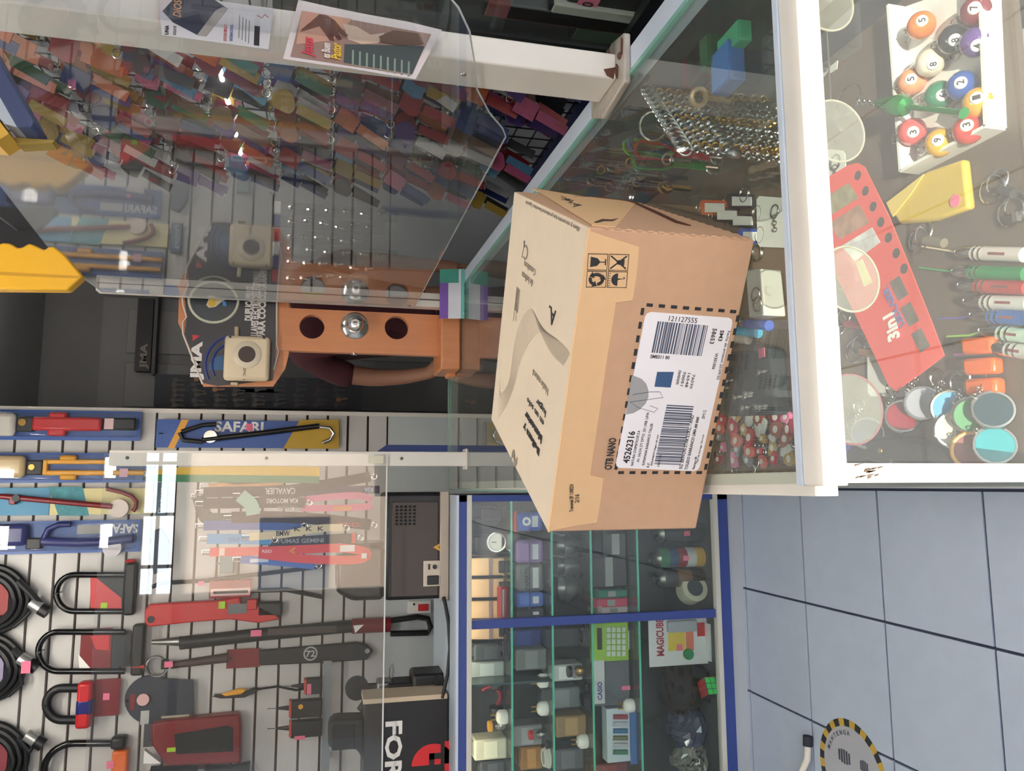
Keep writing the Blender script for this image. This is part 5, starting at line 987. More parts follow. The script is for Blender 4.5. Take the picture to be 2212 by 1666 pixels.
# ---- hanging chains and carabiners under the right rail
hx = [(1400+6*i, 196+9.5*i) for i in range(14)]
for i, (x, y) in enumerate(hx):
    t = at_z(x, y, .905); t.x = min(t.x, .61); t_ = thing('chain_keychain', 'bright steel chain keychain hanging in the bundle under the right rail', 'keychain', t, 'steel chains hanging in the counter')
    b_ = chain(B(), (0, 0, -.01), (RND.uniform(-.012, .012), RND.uniform(-.01, .01), -.17-RND.random()*.06), .0052, .0015); part('chain', b_, CHROME if i % 3 else GOLD, t_); part('ring', B().ring((0, 0, 0), (0, 1, 0), .011, .0013, 16, 5), CHROME, t_); part('charm', B().sph((.0, .0, -.075), (.008, .004, .012), 8, 6), STEEL, t_); part('top_hook', B().cyl((0, 0, .006), (0, 0, .012), .0015, n=6), STEEL, t_)
for i, (x, y, c, nm) in enumerate(((1372, 322, (190, 40, 50), 'red'), (1366, 306, (40, 90, 170), 'blue'), (1360, 312, (110, 190, 60), 'lime'), (1384, 296, (60, 60, 64), 'black'), (1392, 338, (40, 150, 70), 'green'))):
    t = at_z(x, y, .902); t.x = min(t.x, .60); t_ = thing('carabiner', '%s carabiner keychain hanging beside the steel chains' % nm, 'carabiner', t, 'carabiners in the counter'); o_ = V((.004*i, .012*i, 0))
    part('loop', B().tube([o_+V((p[0], 0, p[1])) for p in ((-.014, -.008), (-.006, 0), (.006, 0), (.014, -.01), (.012, -.05), (.004, -.068), (-.006, -.068), (-.012, -.055))], .0026, 8, closed=True), mat(c, .25, .5), t_); part('strap', B().box(o_+V((0, 0, -.10)), (.012, .003, .06)), mat(c, .6), t_); part('ring', B().ring(o_+V((0, 0, -.142)), (0, 1, 0), .012, .0014, 18, 5), CHROME, t_); part('swivel', B().cyl(o_+V((0, 0, -.128)), o_+V((0, 0, -.15)), .003, n=8), CHROME, t_)
t = at_z(1385, 270, .90); t.x = min(t.x, .6); t_ = thing('big_ring', 'large steel spring ring hanging above the chain bundle', 'key ring', t); part('ring', B().ring((0, 0, -.02), (.3, 1, 0), .022, .002, 26, 6), CHROME, t_); part('ring', B().ring((.012, .006, -.044), (1, .3, 0), .014, .0016, 20, 6), CHROME, t_)
t = at_z(1510, 210, .84); t.x = min(t.x, .60); t_ = thing('gold_key', 'cream and gold key charm hanging above the chains', 'keychain', t); part('bow', B().ring((0, 0, 0), (.4, 1, 0), .012, .004, 16, 6), mat((206, 176, 130), .3, .5), t_); part('blade', B().box((0, 0, -.03), (.006, .004, .045)), mat((206, 176, 130), .3, .5), t_); part('ring', B().ring((.0, 0, -.062), (1, .2, 0), .018, .0013, 20, 5), CHROME, t_)
# ---- things on the shelf seen through the glass top
def boxy(name, label, cat, x, y, w, d, h, col, rz=0, extra=None, group=None, z=ZS, rough=.4):
    t_ = thing(name, label, cat, Sf(x, y, z), group, rz=rz); part('body', B().box((0, 0, h/2), (w, d, h)), mat(col, rough), t_, bev=min(w, d, h)*.12); part('lid', B().box((0, 0, h), (w*.92, d*.92, h*.06)), mat(tuple(min(255, int(c*1.12)+6) for c in col), rough), t_)
    return t_
boxy('plastic_box', 'green plastic box deep in the counter beside the chains', 'box', 1545, 95, .05, .07, .03, (30, 90, 50), z=.819); boxy('plastic_box', 'teal plastic box edge beside the green box', 'box', 1600, 92, .03, .06, .02, (60, 160, 120), z=.819); boxy('plastic_box', 'bright blue plastic box beside the green box', 'box', 1590, 150, .06, .05, .025, (60, 110, 180), z=.819); boxy('plastic_box', 'dark red plastic box behind the green box', 'box', 1530, 60, .05, .06, .03, (110, 40, 44), z=.819)
for i, (x, y, c, nm) in enumerate(((1545, 450, (226, 100, 50), 'orange'), (1572, 466, (40, 40, 46), 'black'), (1604, 436, (60, 56, 66), 'charcoal'), (1606, 478, (50, 50, 60), 'slate'), (1628, 512, (50, 90, 190), 'royal blue'))):
    q = Sp('key_tag', '%s key tag with a white paper window in the counter' % nm, 'key tag', x, y, 'key tags in the counter'); q.poly('frame', [(x-30, y-12), (x-24, y-18), (x+26, y-16), (x+30, y+12), (x+24, y+16), (x-26, y+14)], .001, .003, mat(c, .4)); q.poly('paper', [(x-18, y-11), (x+24, y-10), (x+25, y+9), (x-18, y+9)], .0042, .0005, LEAF); q.ring('ring', x-34, y, .003, .008, .001, CHROME)
for i, (x, y) in enumerate(((1640, 462), (1646, 508), (1640, 548), (1612, 420))):
    q = Sp('split_ring', 'loose steel split ring lying beside the key tags', 'key ring', x, y, 'loose split rings'); q.ring('ring', x, y, .0026, .014, .0013, CHROME); q.ring('inner_turn', x, y, .0048, .0138, .001, CHROME)
for i, (x, y, c, nm) in enumerate(((1626, 706, (60, 160, 200), 'turquoise tube'), (1650, 690, (60, 90, 180), 'blue tube'), (1604, 720, (206, 190, 180), 'pale tube'))):
    q = Sp('oil_tube', 'small %s keychain with a steel cap under the glass top' % nm, 'keychain', x, y); a = q.P(x-26, y+10, .009); b_ = q.P(x+22, y+14, .009); part('tube', B().tube([a, b_], .009, 14), mat(c, .2, coat=.4), q.T); part('cap', B().tube([a, a+(a-b_).normalized()*.010], .0095, 14), CHROME, q.T); q.ring('ring', x-44, y+8, .002, .009, .001, CHROME)
q = Sp('foil_box', 'stack of shiny white boxes with wire rings near the front rail', 'box', 1676, 640); q.poly('box', [(1656, 586), (1690, 584), (1700, 684), (1664, 690)], .001, .04, mat((214, 212, 206), .25), .003); q.ring('ring', 1686, 660, .043, .012, .0014, CHROME); q.ring('ring', 1682, 640, .043, .012, .0014, CHROME)
q = Sp('charm_stand', 'dark velvet stand of silver charms near the counter corner', 'stand', 1640, 850); q.poly('stand', [(1588, 764), (1700, 752), (1712, 896), (1596, 900)], .001, .03, mat((52, 58, 62), .8), .006)
for i in range(11):
    x, y = 1602+RND.random()*92, 796+RND.random()*88; o_ = q.P(x, y, .032); b_ = B().sph(o_, (.004, .010, .004), 8, 6).sph(o_+V((0, .012, .001)), (.005, .005, .004), 8, 6); part('charm', b_.ring(o_+V((0, .02, 0)), (0, 0, 1), .005, .0008, 10, 4), CHROME, q.T)
part('price_tag', B().box(q.P(1684, 764, .033), (.016, .018, .001)), PINK, q.T)
q = Sp('whistle', 'yellow and green plastic whistle beside the velvet stand', 'whistle', 1590, 832); q.tube('body', [(1582, 812, .010), (1596, 820, .010), (1600, 840, .010), (1592, 858, .010), (1580, 852, .010)], .006, mat((216, 176, 50), .3)); q.tube('mouthpiece', [(1582, 812, .010), (1576, 790, .010), (1580, 772, .010)], .005, mat((50, 150, 80), .3)); part('foot', B().box(q.P(1590, 836, .003), (.012, .02, .006)), mat((40, 70, 160), .3), q.T)
cl = [('red', (196, 50, 60)), ('pink', (226, 120, 160)), ('white', (214, 210, 206)), ('coral', (226, 110, 90)), ('cherry', (150, 30, 50)), ('gold', (190, 150, 80)), ('grey', (140, 140, 146)), ('rust', (160, 80, 50))]
k = 0
for i in range(5):
    for j in range(6):
        nm, c = cl[(i*3+j*5) % len(cl)]; x, y = 1562+29*j+RND.uniform(-6, 6), 902+23*i+RND.uniform(-5, 5)
        if x > 1722-.2*(y-900)+20: continue
        q = Sp('charm_keychain', '%s novelty charm keychain in the pile by the corner post' % nm, 'keychain', x, y, 'novelty charms piled in the counter'); q.T.rotation_euler = (0, 0, RND.random()*6.28); sc_ = RND.uniform(.75, 1.5); q.T.scale = (sc_, sc_*RND.uniform(.7, 1.2), 1); h_ = .004+.004*RND.random()
        sh_ = [V((.011*math.cos(a)*(1+.3*math.cos(2*a+i)), .013*math.sin(a)*(1+.2*math.sin(3*a+j)), .001)) for a in [2*math.pi*t/14 for t in range(14)]]
        part('charm', B().plate(sh_, (0, 0, 1), h_), mat(c, .3, var=.3, sc=120), q.T, bev=.0012); part('ring', B().ring((.012, .014, .002), (0, 0, 1), .008, .001, 14, 5), CHROME, q.T); part('enamel', B().cyl((0, 0, h_+.001), (0, 0, h_+.0018), .005, n=10), mat((226, 220, 214), .3), q.T)
for i in range(26):
    x, y = 1262+RND.random()*170, 322+RND.random()*90; p = at_z(x, y, .86); p.x = min(p.x, .62); t_ = thing('dark_key', 'dark steel key hanging deep under the glass top', 'key', p, 'dark keys hanging in the counter'); m_ = RND.choice((STEEL, BLK, GOLD, BLK)); part('bow', B().ring((0, 0, -.01), (RND.uniform(-1, 1), 1, 0), .008, .002, 12, 5), m_, t_); part('blade', B().box((0, 0, -.034), (.005, .0022, .034)), m_, t_); part('wire', B().cyl((0, 0, -.003), (0, 0, .05), .0008, n=5), STEEL, t_)
for i, (x, y, c) in enumerate(((1860, 640, (150, 150, 150)), (1818, 700, (170, 60, 70)), (1850, 760, (160, 110, 80)), (1990, 520, (150, 140, 120)), (2150, 410, (90, 90, 84)), (2190, 460, (100, 96, 90)))):
    q = Sp('ring_keychain', ['grey double ring keychain below the suction cup', 'red tube keychain with steel rings by the front rail', 'copper tube keychain by the front rail', 'steel link keychain between card and pens', 'dark oval key holder near the yellow packet', 'dull steel key holder near the pens'][i], 'keychain', x, y); q.ring('ring', x, y, .004, .016, .0014, CHROME); q.ring('ring', x+14, y-16, .006, .014, .0013, CHROME, (.2, 0, 1)); q.tube('body', [(x+20, y, .007), (x+60, y+6, .007)], .006, mat(c, .25, .5))
# ================================================================ goods in the far showcase
CY = FC+.16
def shelf_z(x): 
    z = at_y(x, 1300, 2.45).z
    return min([.080]+SZ, key=lambda s: abs(s-z))
class Cs(Px):
    """thing standing on the showcase shelf whose height its lower edge meets"""
    def __init__(s, name, label, cat, x1, y, Y=CY, group=None, zz=None):
        s.Y = Y; z = shelf_z(x1) if zz is None else zz; p = at_y(x1, y, Y); s.T = thing(name, label, cat, (p.x, Y, z), group); s.o = V(s.T.location); s.dz = p.z - z
        s.k = (at_y(x1+1, y, Y)-at_y(x1, y, Y)).length
    def P(s, x, y, d=0): q = at_y(x, y, s.Y) - s.o; return V((q.x, -d, q.z-s.dz))
W_CARD = mat((216, 180, 140), .6)
# strapped beige boxes on the top shelf
for i, (y0, y1) in enumerate(((1202, 1240), (1246, 1286), (1292, 1330), (1336, 1374))):
    q = Cs('strapped_box', ['beige box with black straps beside the round clock', 'beige box with black straps next to the red pouch', 'beige box with straps before the blue mullion', 'beige box with straps behind the blue mullion'][i], 'box', 1098, (y0+y1)/2, CY+.02, 'beige strapped boxes')
    q.R('box', 1018, 1098, y0, y1, -.06, .06, W_CARD, .004); q.tube('strap', [(1014, y0-2, .062), (1100, y0-3, .062)], .003, BLK, 6); q.tube('strap', [(1012, y1+1, .062), (1094, y1, .062)], .003, BLK, 6); q.R('band', 1066, 1072, y0+1, y1-1, .06, .063, mat((140, 120, 130), .6)); q.R('buckle', 1086, 1098, y0+6, y1-8, .06, .07, BLK, .003)
q = Cs('hip_bag', 'lumpy black hip bag on the top shelf near the counter end', 'bag', 1096, 1110); q.poly('bag', [(1016, 1100), (1030, 1082), (1052, 1084), (1066, 1082), (1088, 1096), (1092, 1120), (1080, 1134), (1050, 1136), (1040, 1122), (1016, 1124)], -.04, .09, mat((24, 24, 28), .7), .012); q.R('pocket', 1046, 1086, 1098, 1124, .05, .065, mat((32, 32, 38), .7), .006); q.R('foot', 1080, 1096, 1098, 1120, -.03, .04, BLK)
q = Cs('table_clock', 'small round silver clock in front of a black pouch', 'clock', 1040, 1172, CY-.04, zz=SZ[0]); q.o.z = SZ[0]; c = q.P(1022, 1172); part('face', B().cyl((c.x, -.010, c.z), (c.x, .010, c.z), .030, n=28), WHT, q.T); part('rim', B().ring((c.x, -.010, c.z), (0, 1, 0), .030, .004, 28, 6), CHROME, q.T); part('stand', B().bb((c.x-.02, -.01, 0), (c.x+.02, .03, max(.01, c.z-.028))), BLK, q.T); part('hand', B().box((c.x, -.0115, c.z+.008), (.002, .001, .016)), BLK, q.T)
q = Cs('black_pouch', 'flat black pouch behind the small round clock', 'pouch', 1098, 1172, CY+.03); q.R('pouch', 1040, 1098, 1156, 1190, -.04, .04, BLK, .01); q.R('logo', 1070, 1078, 1164, 1182, .04, .042, mat((120, 120, 126), .5)); 
q = Cs('red_pouch', 'dark red pouch on the top shelf beside strapped boxes', 'pouch', 1100, 1300, CY-.06); q.R('pouch', 1084, 1100, 1268, 1332, -.02, .03, mat((150, 40, 50), .5), .005); q.R('zip', 1088, 1092, 1272, 1328, .03, .033, STEEL)
# second shelf
for i, (y0, y1, c, lab) in enumerate(((1106, 1144, (44, 84, 190), 'bright blue canned pouch with white emblem'), (1166, 1212, (150, 120, 176), 'lilac rounded case on the second shelf'), (1216, 1272, (120, 120, 124), 'grey packed case lettered on the second shelf'), (1276, 1306, (90, 120, 210), 'periwinkle blue case on the second shelf'), (1308, 1330, (70, 62, 70), 'dark case beside the blue mullion'))):
    q = Cs('hard_case', lab, 'case', 1184, (y0+y1)/2); q.R('shell', 1126, 1184, y0, y1, -.05, .05, mat(c, .35), .012); q.R('seam', 1152, 1155, y0-1, y1+1, -.051, .051, mat(tuple(int(v*.6) for v in c), .5)); q.R('label', 1160, 1172, y0+8, y1-8, .05, .052, mat((206, 206, 210), .6))
    if i == 2: q.text('PAPERTEL', 1148, (y0+y1)/2, 46, 9, 'n', INK, .0505, .01)
    if i == 0: q.text('o', 1148, (y0+y1)/2, 18, 18, 'n', LEAF, .0505, .02); q.R('trim', 1122, 1128, y0-2, y1+2, -.04, .052, RED, .003)
q = Cs('belt_pouch', 'black belt pouch on the second shelf by the counter end', 'pouch', 1184, 1088); q.R('pouch', 1108, 1184, 1072, 1104, -.04, .05, BLK, .012); q.R('flap', 1108, 1140, 1074, 1102, .05, .058, mat((34, 34, 38), .6), .004)
# third shelf : steel bowls and spoons
for i, (y, r) in enumerate(((1178, .040), (1222, .036), (1270, .044))):
    q = Cs('steel_bowl', ['steel bowl nearest the counter end', 'small steel bowl in the middle', 'wide steel bowl by the mullion'][i], 'bowl', 1262, y, CY, 'steel bowls', zz=SZ[2]); part('bowl', B().lathe((0, 0, 0), (0, 0, 1), [(0, r*.5), (.004, r*.55), (.03, r), (.055, r*1.05), (.056, r), (.032, r*.94), (.007, r*.5)], 24), STEEL, q.T); part('handle', B().tube([(r*.9, -.02, .05), (r*1.1, -.03, .09), (r*.7, -.04, .115)], .004, 6), CHROME, q.T); part('foot', B().cyl((0, 0, 0), (0, 0, .004), r*.52, n=20), STEEL, q.T)
for i, (y0, y1, x0, c, lab) in enumerate(((1200, 1262, 1290, (34, 34, 36), 'black camera bag on the fourth shelf'), (1270, 1286, 1300, (40, 120, 100), 'green slim box on the fourth shelf'), (1288, 1306, 1296, (200, 70, 100), 'pink slim box on the fourth shelf'), (1306, 1320, 1306, (206, 190, 196), 'white slim box on the fourth shelf'), (1150, 1196, 1320, (44, 44, 48), 'black low box on the fourth shelf'))):
    q = Cs('shelf_box', lab, 'box', 1368, (y0+y1)/2); q.R('box', x0, 1368, y0, y1, -.05, .05, mat(c, .45), .006); q.R('label', (x0+1368)/2-8, (x0+1368)/2+8, y0+3, y1-3, .05, .0515, mat((150, 150, 150), .6)); q.R('lid', x0-3, x0+6, y0-1, y1+1, -.051, .051, mat(tuple(int(v*.8) for v in c), .5))
# spray cans and tape on the floor of the case
cols = [(40, 110, 80), (50, 80, 110), (140, 40, 44), (206, 206, 200), (206, 160, 60)]
for i, (y, r, nm) in enumerate(((1202, .034, 'spray can banded green, blue, red, white and yellow'), (1246, .030, 'brown and black spray can beside the white tape roll'), (1150, .032, 'dark spray can with pink tag near the counter end'))):
    q = Cs('spray_can', nm, 'can', 1545, y, CY-.02, zz=.080); H_c = .165 if i == 0 else .15; cc = cols if i == 0 else ([(60, 56, 54), (120, 90, 60), (70, 60, 54)] if i == 1 else [(50, 52, 56), (70, 70, 76)])
    for k, c in enumerate(reversed(cc)):
        part('band', B().cyl((0, 0, H_c*k/len(cc)), (0, 0, H_c*(k+1)/len(cc)), r, n=22), mat(c, .25), q.T)
    part('shoulder', B().lathe((0, 0, H_c), (0, 0, 1), [(0, r), (.012, r*.7), (.016, r*.45)], 22), STEEL, q.T); part('nozzle', B().cyl((0, 0, H_c+.014), (0, 0, H_c+.03), r*.4, n=16), BLK, q.T)
    if i != 1: part('price_tag', B().box((.0, -r-.001, H_c*.45), (.016, .002, .022)), PINK, q.T)
q = Cs('tape_roll', 'thick white tape roll standing on edge in the case', 'tape', 1545, 1272, CY-.03, zz=.080); R_ = .046; pr = [(-.028, R_), (.028, R_), (.028, R_*.62), (-.028, R_*.62), (-.028, R_)]
axv = V((.35, -.94, 0)); part('tape', B().lathe((0, 0, R_), axv, pr[:4], 28), mat((206, 200, 176), .5), q.T); part('core', B().cyl(V((0, 0, R_))+axv*.0285, V((0, 0, R_))+axv*.0295, R_*.62, n=24), mat((60, 62, 72), .6), q.T)
# left bay
q = Cs('magnet_pack', 'white magnetic cube toy pack with red lettering and yellow panel', 'pack', 1538, 1384, CY-.04, zz=.080); q.R('card', 1414, 1538, 1336, 1430, -.002, .002, mat((216, 214, 216), .5), .003); q.text('MAGICUBE', 1436, 1376, 70, 16, 'n', mat((170, 40, 60), .5), .0025, .03); q.R('panel', 1454, 1490, 1366, 1402, .002, .0035, mat((220, 190, 70), .5)); q.R('panel', 1492, 1508, 1362, 1402, .002, .0035, mat((220, 120, 90), .5)); q.R('blister', 1450, 1512, 1340, 1362, .002, .02, mat((170, 172, 180), .2), .005); q.R('badge', 1516, 1532, 1346, 1372, .002, .0035, RED); q.disc('cube_print', 1496, 1412, .002, .012, .018, mat((30, 130, 80), .4)); q.R('foot', 1534, 1538, 1350, 1420, -.03, .03, WHT); q.tagp(1478, 1398, .004, 12, 12)
q = Cs('calculator', 'lime green calculator with pale keys on the glass shelf', 'calculator', 1352, 1384, CY-.05); q.R('body', 1268, 1348, 1348, 1424, -.01, .012, mat((150, 190, 60), .35), .004); q.R('screen', 1280, 1290, 1358, 1400, .012, .014, mat((50, 60, 50), .2))
for i in range(4):
    for j in range(5): q.R('key', 1300+11*i, 1308+11*i, 1354+13*j, 1364+13*j, .012, .016, mat((206, 214, 200), .5), .001)
part('stand', B().bb((-.03, .0, 0), (.03, .05, .006)), WHT, q.T)
q = Cs('calculator_box', 'white and blue carton lettered CASIO standing on end', 'box', 1374, 1470, CY-.03, zz=SZ[3]); q.R('box', 1294, 1370, 1428, 1512, -.04, .03, mat((96, 98, 104), .5), .002); q.R('spine', 1294, 1316, 1426, 1508, .03, .034, mat((206, 204, 204), .5)); q.text('CASIO', 1306, 1486, 34, 10, 'n', mat((60, 80, 150), .5), .0345, .03); q.tagp(1362, 1480, .032, 18, 8)
q = Cs('wire_spool', 'large black spool with a pale round end on the case floor', 'spool', 1545, 1476, CY, zz=.080); ax2 = V((.75, -.66, 0)).normalized(); part('drum', B().cyl(V((0, 0, .075))-ax2*.06, V((0, 0, .075))+ax2*.06, .072, n=30), mat((28, 28, 30), .6), q.T)
part('flange', B().cyl(V((0, 0, .075))+ax2*-.062, V((0, 0, .075))+ax2*-.068, .066, n=30), mat((150, 148, 140), .6), q.T); part('hub', B().cyl(V((0, 0, .075))+ax2*-.068, V((0, 0, .075))+ax2*-.072, .012, n=16), BLK, q.T); part('foot', B().bb((-.05, -.05, 0), (.05, .05, .006)), BLK, q.T)
q = Cs('puzzle_cube', 'puzzle cube with a bright green face, red and yellow sides', 'toy', 1545, 1486, CY-.11, zz=.080); q.T.rotation_euler = (0, 0, .5)
for nm, cen, dim, c in (('core', (0, 0, .03), (.054, .054, .056), (30, 30, 30)),): part(nm, B().box(cen, dim), mat(c, .5), q.T)
for i in range(3):
    for j in range(3):
        a_, b_ = (-.018+.018*i), (.012+.018*j); part('sticker', B().box((a_, -.0275, b_), (.016, .002, .016)), mat((50, 200, 90), .4), q.T); part('sticker', B().box((.0275, a_, b_), (.002, .016, .016)), mat((206, 170, 60), .4), q.T); part('sticker', B().box((a_, -.018+.018*j, .0585), (.016, .016, .002)), mat((200, 60, 60), .4), q.T)
q = Cs('bulb_tray', 'white and blue open tray of small bottles leaning on the shelf', 'tray', 1374, 1572, CY-.04, zz=SZ[3]); q.R('tray', 1318, 1374, 1530, 1632, -.02, .03, mat((200, 208, 216), .5), .003); q.R('edge', 1366, 1378, 1528, 1634, .03, .04, mat((70, 110, 170), .5))
for i in range(6): q.tube('bottle', [(1330, 1542+15*i, .032), (1360, 1542+15*i, .032)], .008, mat(((150, 60, 70), (190, 190, 196), (60, 110, 150), (120, 120, 90), (190, 190, 196), (70, 120, 90))[i], .3))
for i, (x0, x1, y0, y1, c, lab, nm) in enumerate((
    (1030, 1098, 1388, 1420, (60, 66, 68), 'dark gadget box on the upper shelf of the left bay', 'gadget_box'), (1024, 1098, 1424, 1456, (170, 180, 178), 'silver blister gadget beside the dark divider', 'gadget_pack'),
    (1112, 1184, 1356, 1392, (40, 60, 130), 'navy packet beside the blue mullion', 'packet'), (1120, 1184, 1398, 1440, (110, 112, 112), 'grey handset box under the divider', 'handset_box'), (1028, 1096, 1480, 1530, (60, 34, 40), 'round black and red headset box', 'headset_box'),
    (1120, 1184, 1560, 1600, (150, 150, 152), 'grey charger box in the left bay', 'charger_box'), (1030, 1098, 1590, 1630, (206, 202, 180), 'cream charger carton in the left bay', 'charger_carton'), (1046, 1098, 1636, 1664, (70, 74, 76), 'charcoal charger carton in the left bay', 'charger_carton'), (1140, 1186, 1606, 1650, (170, 120, 60), 'amber packet leaning by the charger cartons', 'packet'),
    (1200, 1278, 1352, 1390, (40, 40, 44), 'black cable box left of the green calculator', 'cable_box'), (1206, 1278, 1430, 1462, (206, 206, 204), 'white adaptor box on the third shelf', 'adaptor_box'), (1200, 1278, 1480, 1520, (120, 124, 128), 'grey lamp box on the third shelf', 'lamp_box'), (1214, 1278, 1540, 1580, (150, 120, 80), 'brass fitting box on the third shelf', 'fitting_box'), (1210, 1278, 1610, 1650, (90, 92, 94), 'dull metal parts box on the third shelf', 'parts_box'),
    (1290, 1368, 1640, 1664, (120, 60, 60), 'dark red carton at the end of the fourth shelf', 'carton'), (1380, 1440, 1345, 1400, (70, 70, 72), 'grey padded pack above the magnet toy', 'padded_pack'), (1430, 1545, 1548, 1600, (60, 66, 92), 'crumpled blue grey bag on the case floor', 'plastic_bag'), (1440, 1545, 1606, 1650, (160, 156, 140), 'clear bag of silver parts on the case floor', 'parts_bag'))):
    zz = None
    if x1 > 1400: zz = .080
    if i == 15: zz = .080; 
    if nm in ('plastic_bag', 'parts_bag', 'headset_box'): continue
    q = Cs(nm, lab, nm.split('_')[-1], x1, (y0+y1)/2, CY+(.10 if i == 15 else (i % 3-1)*.03), zz=zz); q.R('box', x0, x1, y0, y1, -.04, .04, mat(c, .45, var=.12, sc=30), .005); q.R('front_label', x0+(x1-x0)*.3, x0+(x1-x0)*.7, y0+4, y1-4, .04, .0415, mat(tuple(min(255, int(v*1.15)+8) for v in c), .5)); q.R('cap', x0-3, x0+5, y0+6, y1-6, -.03, .03, mat(tuple(int(v*.7) for v in c), .4), .003)

for i, (x1, y, rx, rz_, c, lab, nm) in enumerate(((1545, 1566, .075, .06, (54, 58, 84), 'crumpled blue grey plastic bag on the case floor', 'plastic_bag'), (1545, 1634, .07, .055, (120, 118, 108), 'clear bag of silver parts on the case floor', 'parts_bag'))):
    q = Cs(nm, lab, 'bag', x1, y, CY, zz=.080); b_ = B().sph((0, 0, rz_), (rx, .06, rz_), 20, 14); b_.v = [V((v.x*(1+.16*RND.uniform(-1, 1)), v.y*(1+.16*RND.uniform(-1, 1)), max(0, v.z*(1+.12*RND.uniform(-1, 1))))) for v in b_.v]; part('bag', b_, mat(c, .25, coat=.5), q.T, smooth=False)
    part('tie', B().cyl((0, 0, rz_*1.95), (0, 0, rz_*2.3), .008, .016, n=10), mat(c, .3), q.T)
    if i:
        for k in range(10): part('metal_part', B().lathe((RND.uniform(-.05, .05), -.062, .02+RND.random()*.06), (RND.uniform(-1, 1), -.3, 1), [(0, .006), (.01, .006), (.01, .004), (.022, .004)], 10), CHROME, q.T)
q = Cs('headset', 'black and red headset hung round its box in the left bay', 'headset', 1098, 1505, CY-.02); part('band', B().ring((0, 0, .045), (.2, 1, 0), .036, .006, 20, 8, 0, 180), mat((150, 34, 40), .35), q.T)
for s_ in (-1, 1): part('ear_cup', B().lathe((.036*s_, 0, .024), (s_, .1, 0), [(-.012, .016), (-.008, .023), (.006, .023), (.012, .014)], 18), BLK, q.T)
part('stand', B().bb((-.05, -.02, 0), (.05, .03, .003)), BLK, q.T); part('cable', B().tube([(.036, -.02, .01), (.05, -.04, .004), (.02, -.05, .004), (-.03, -.045, .004)], .002, 6), BLK, q.T)
for i, (x1, y) in enumerate(((1098, 1548), (1184, 1530), (1278, 1600), (1184, 1470), (1368, 1524))):
    q = Cs('plug_adaptor', 'white plug adaptor with two brass pins in the left bay', 'adaptor', x1, y, CY-.07, 'plug adaptors in the left bay'); part('body', B().lathe((0, 0, .0), (0, 0, 1), [(0, .020), (.004, .022), (.022, .022), (.030, .016), (.034, .010)], 18), WHT, q.T)
    for s_ in (-1, 1): part('pin', B().cyl((.007*s_, 0, .033), (.007*s_, 0, .052), .0028, n=8), GOLD, q.T)
for i, (x1, y, c) in enumerate(((1098, 1404, (34, 34, 38)), (1184, 1636, (200, 198, 190)), (1278, 1510, (40, 42, 48)), (1278, 1375, (60, 60, 66)))):
    q = Cs('cable_coil', ['coiled black cable before the dark gadget box', 'coiled white cable by the amber packet', 'coiled black cable by the grey lamp box', 'coiled grey cable before the black cable box'][i], 'cable', x1, y, CY-.09); b_ = B()
    for k in range(4): b_.ring((0, 0, .004+.005*k), (0, 0, 1), .030-.002*k, .003, 22, 6)
    part('coil', b_, mat(c, .5), q.T, kind='stuff'); part('plug', B().bb((.026, -.012, .0), (.050, .004, .012)), BLK, q.T, bev=.002)
for i, (x1, y, r) in enumerate(((1184, 1585, .016), (1278, 1448, .02), (1098, 1566, .018))):
    q = Cs('glass_jar', ['small clear jar of screws beside the grey charger box', 'clear jar of brass bits before the white adaptor box', 'clear jar of steel bits near the cream carton'][i], 'jar', x1, y, CY-.06); part('jar', B().lathe((0, 0, 0), (0, 0, 1), [(0, r), (.04, r), (.046, r*.8)], 20), G_CLEAR, q.T); part('lid', B().cyl((0, 0, .046), (0, 0, .058), r*.9, n=20), (RED, BLK, YEL)[i], q.T); part('contents', B().sph((0, 0, .018), (r*.85, r*.85, .017), 12, 8), (STEEL, GOLD, STEEL)[i], q.T, smooth=False)
# clear strips of small keys hung from a rod on the slim post
rd = thing('hook_rod', 'steel rod fixed to the slim white post carrying clear key packs', 'rod', (.662, 2.63, 1.56)); part('rod', B().tube([(0, 0, 0), (.32, 0, 0), (.33, 0, .012)], .003, 8), STEEL, rd); part('flange', B().box((.0, 0, 0), (.004, .03, .03)), STEEL, rd)
for i in range(6):
    t_ = thing('key_pack_strip', 'clear plastic strip of silver keys hanging behind the acrylic shield', 'pack', (.70+.048*i, 2.63, 1.557), 'clear key packs on the rod'); L_ = .30+.05*((i*7) % 3)
    part('film', B().box((0, 0, -L_/2-.02), (.040, .004, L_)), G_CLEAR, t_); part('header', B().box((0, 0, -.012), (.042, .005, .022)), mat(((176, 60, 70), (60, 70, 120), (206, 204, 200))[i % 3], .5), t_)
    for k in range(6): z_ = -.05-(L_-.04)*k/6; part('key', B().lathe((RND.uniform(-.006, .006), -.004, z_), (RND.uniform(-.3, .3), -.2, -1), [(0, .007), (.008, .008), (.011, .003), (.03, .003)], 8), CHROME, t_)
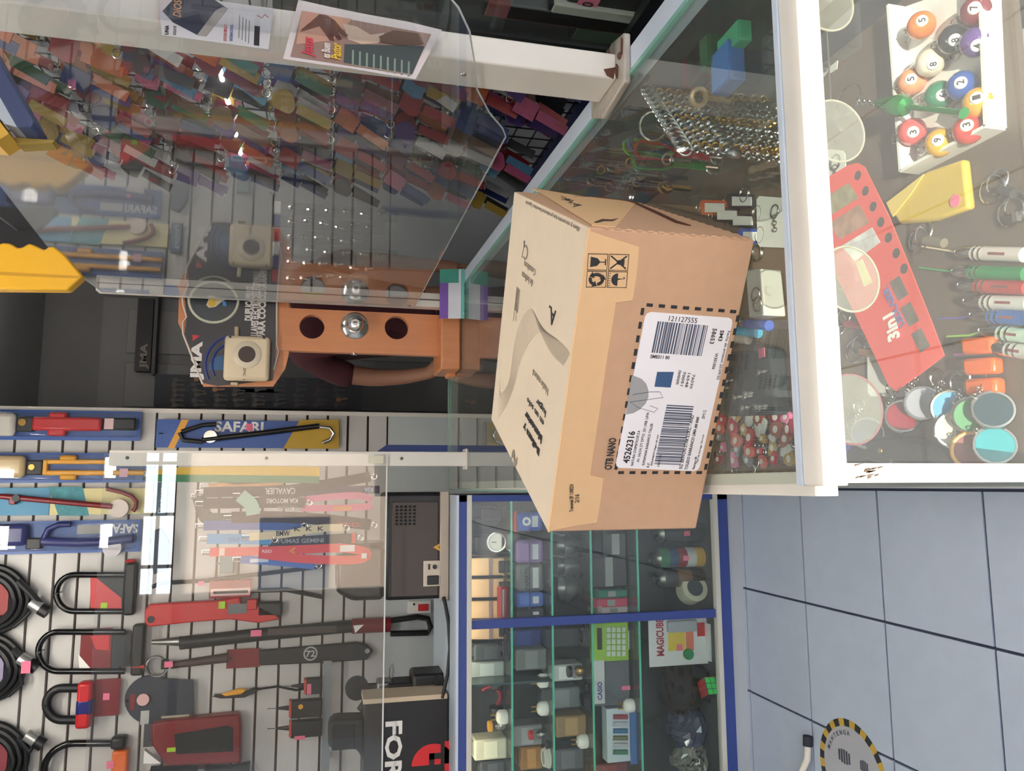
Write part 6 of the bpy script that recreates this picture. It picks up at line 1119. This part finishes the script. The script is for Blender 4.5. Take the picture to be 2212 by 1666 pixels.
# ================================================================ on the floor
c = at_z(1842, 1672, 0); t_ = thing('floor_sticker', 'round floor sticker with black and yellow border and shoe prints', 'sticker', (c.x, c.y, .0012))
R_ = .135
part('disc', B().cyl((0, 0, 0), (0, 0, .0006), R_*.86, n=48), mat((176, 176, 182), .6), t_)
for k in range(36):
    a0, a1 = 2*math.pi*k/36, 2*math.pi*(k+1)/36; part('border_stripe', B().plate([(R_*.86*math.cos(a0), R_*.86*math.sin(a0), 0), (R_*math.cos(a0), R_*math.sin(a0), 0), (R_*math.cos(a1), R_*math.sin(a1), 0), (R_*.86*math.cos(a1), R_*.86*math.sin(a1), 0)], (0, 0, 1), .0007), mat((196, 160, 60) if k % 2 else (40, 42, 48), .6), t_)
for sx_ in (-1, 1):
    for (cy_, ln, wd_) in ((.028, .050, .036), (-.050, .032, .030)):
        for k in range(5): y_ = cy_-ln/2+ln*(k+.5)/5; w_ = wd_*(1-.35*abs((k-2)/2.5)**2); part('shoe_print', B().box((.034*sx_, y_, .0009), (w_, ln/5*.66, .0006)), mat((66, 68, 80), .7), t_)
for a0, s in ((150, 'DISTANCIA'), (30, 'MANTENGA')):
    for i, ch in enumerate(s):
        a = math.radians(a0-i*9+36); p = V((R_*.74*math.cos(a), R_*.74*math.sin(a), .0008)); u_ = V((math.sin(a), -math.cos(a), 0)); letter(ch, p, u_, V((math.cos(a), math.sin(a), 0)), .010, .012, mat((96, 96, 104), .7), t_, .01)
p0_ = at_z(1745, 1590, .012); pts = [at_z(1745, 1612, .014), at_z(1744, 1640, .016), at_z(1730, 1672, .03), at_z(1716, 1700, .10)]
t_ = thing('stool_leg', 'white bent tube stool leg with a black rubber foot', 'stool', (p0_.x, p0_.y, 0)); o_ = V((p0_.x, p0_.y, 0))
part('foot', B().tube([p0_-o_, pts[0]-o_], .0135, 14), mat((36, 38, 52), .7), t_); part('tube', B().tube([p-o_ for p in pts]+[pts[-1]-o_+V((-.12, .1, .30))], .0095, 12), mat((222, 216, 204), .35), t_); part('seat', B().cyl(pts[-1]-o_+V((-.2, .1, .30)), pts[-1]-o_+V((-.2, .1, .33)), .15, n=28), mat((222, 216, 204), .4), t_)
pz_ = pts[-1]-o_
for dx, dy in ((-.30, .18), (-.30, .02)): part('leg', B().cyl(pz_+V((-.24 if dx else 0, .10, .30)), V((pz_.x+dx, pz_.y+dy, .0)), .0095, n=10), mat((222, 216, 204), .35), t_)
# unseen lamp added to brighten the dark passage
t_ = thing('passage_fill_lamp', 'added small tube lamp on the passage ceiling', 'lamp', (.9, 4.22, 3.1)); part('housing', B().bb((-.2, -.04, -.04), (.2, .04, 0)), WHT, t_); part('tube', B().cyl((-.18, 0, -.052), (.18, 0, -.052), .012), mat((255, 246, 230), .5, emit=15.0, name='passage_fill_tube'), t_)
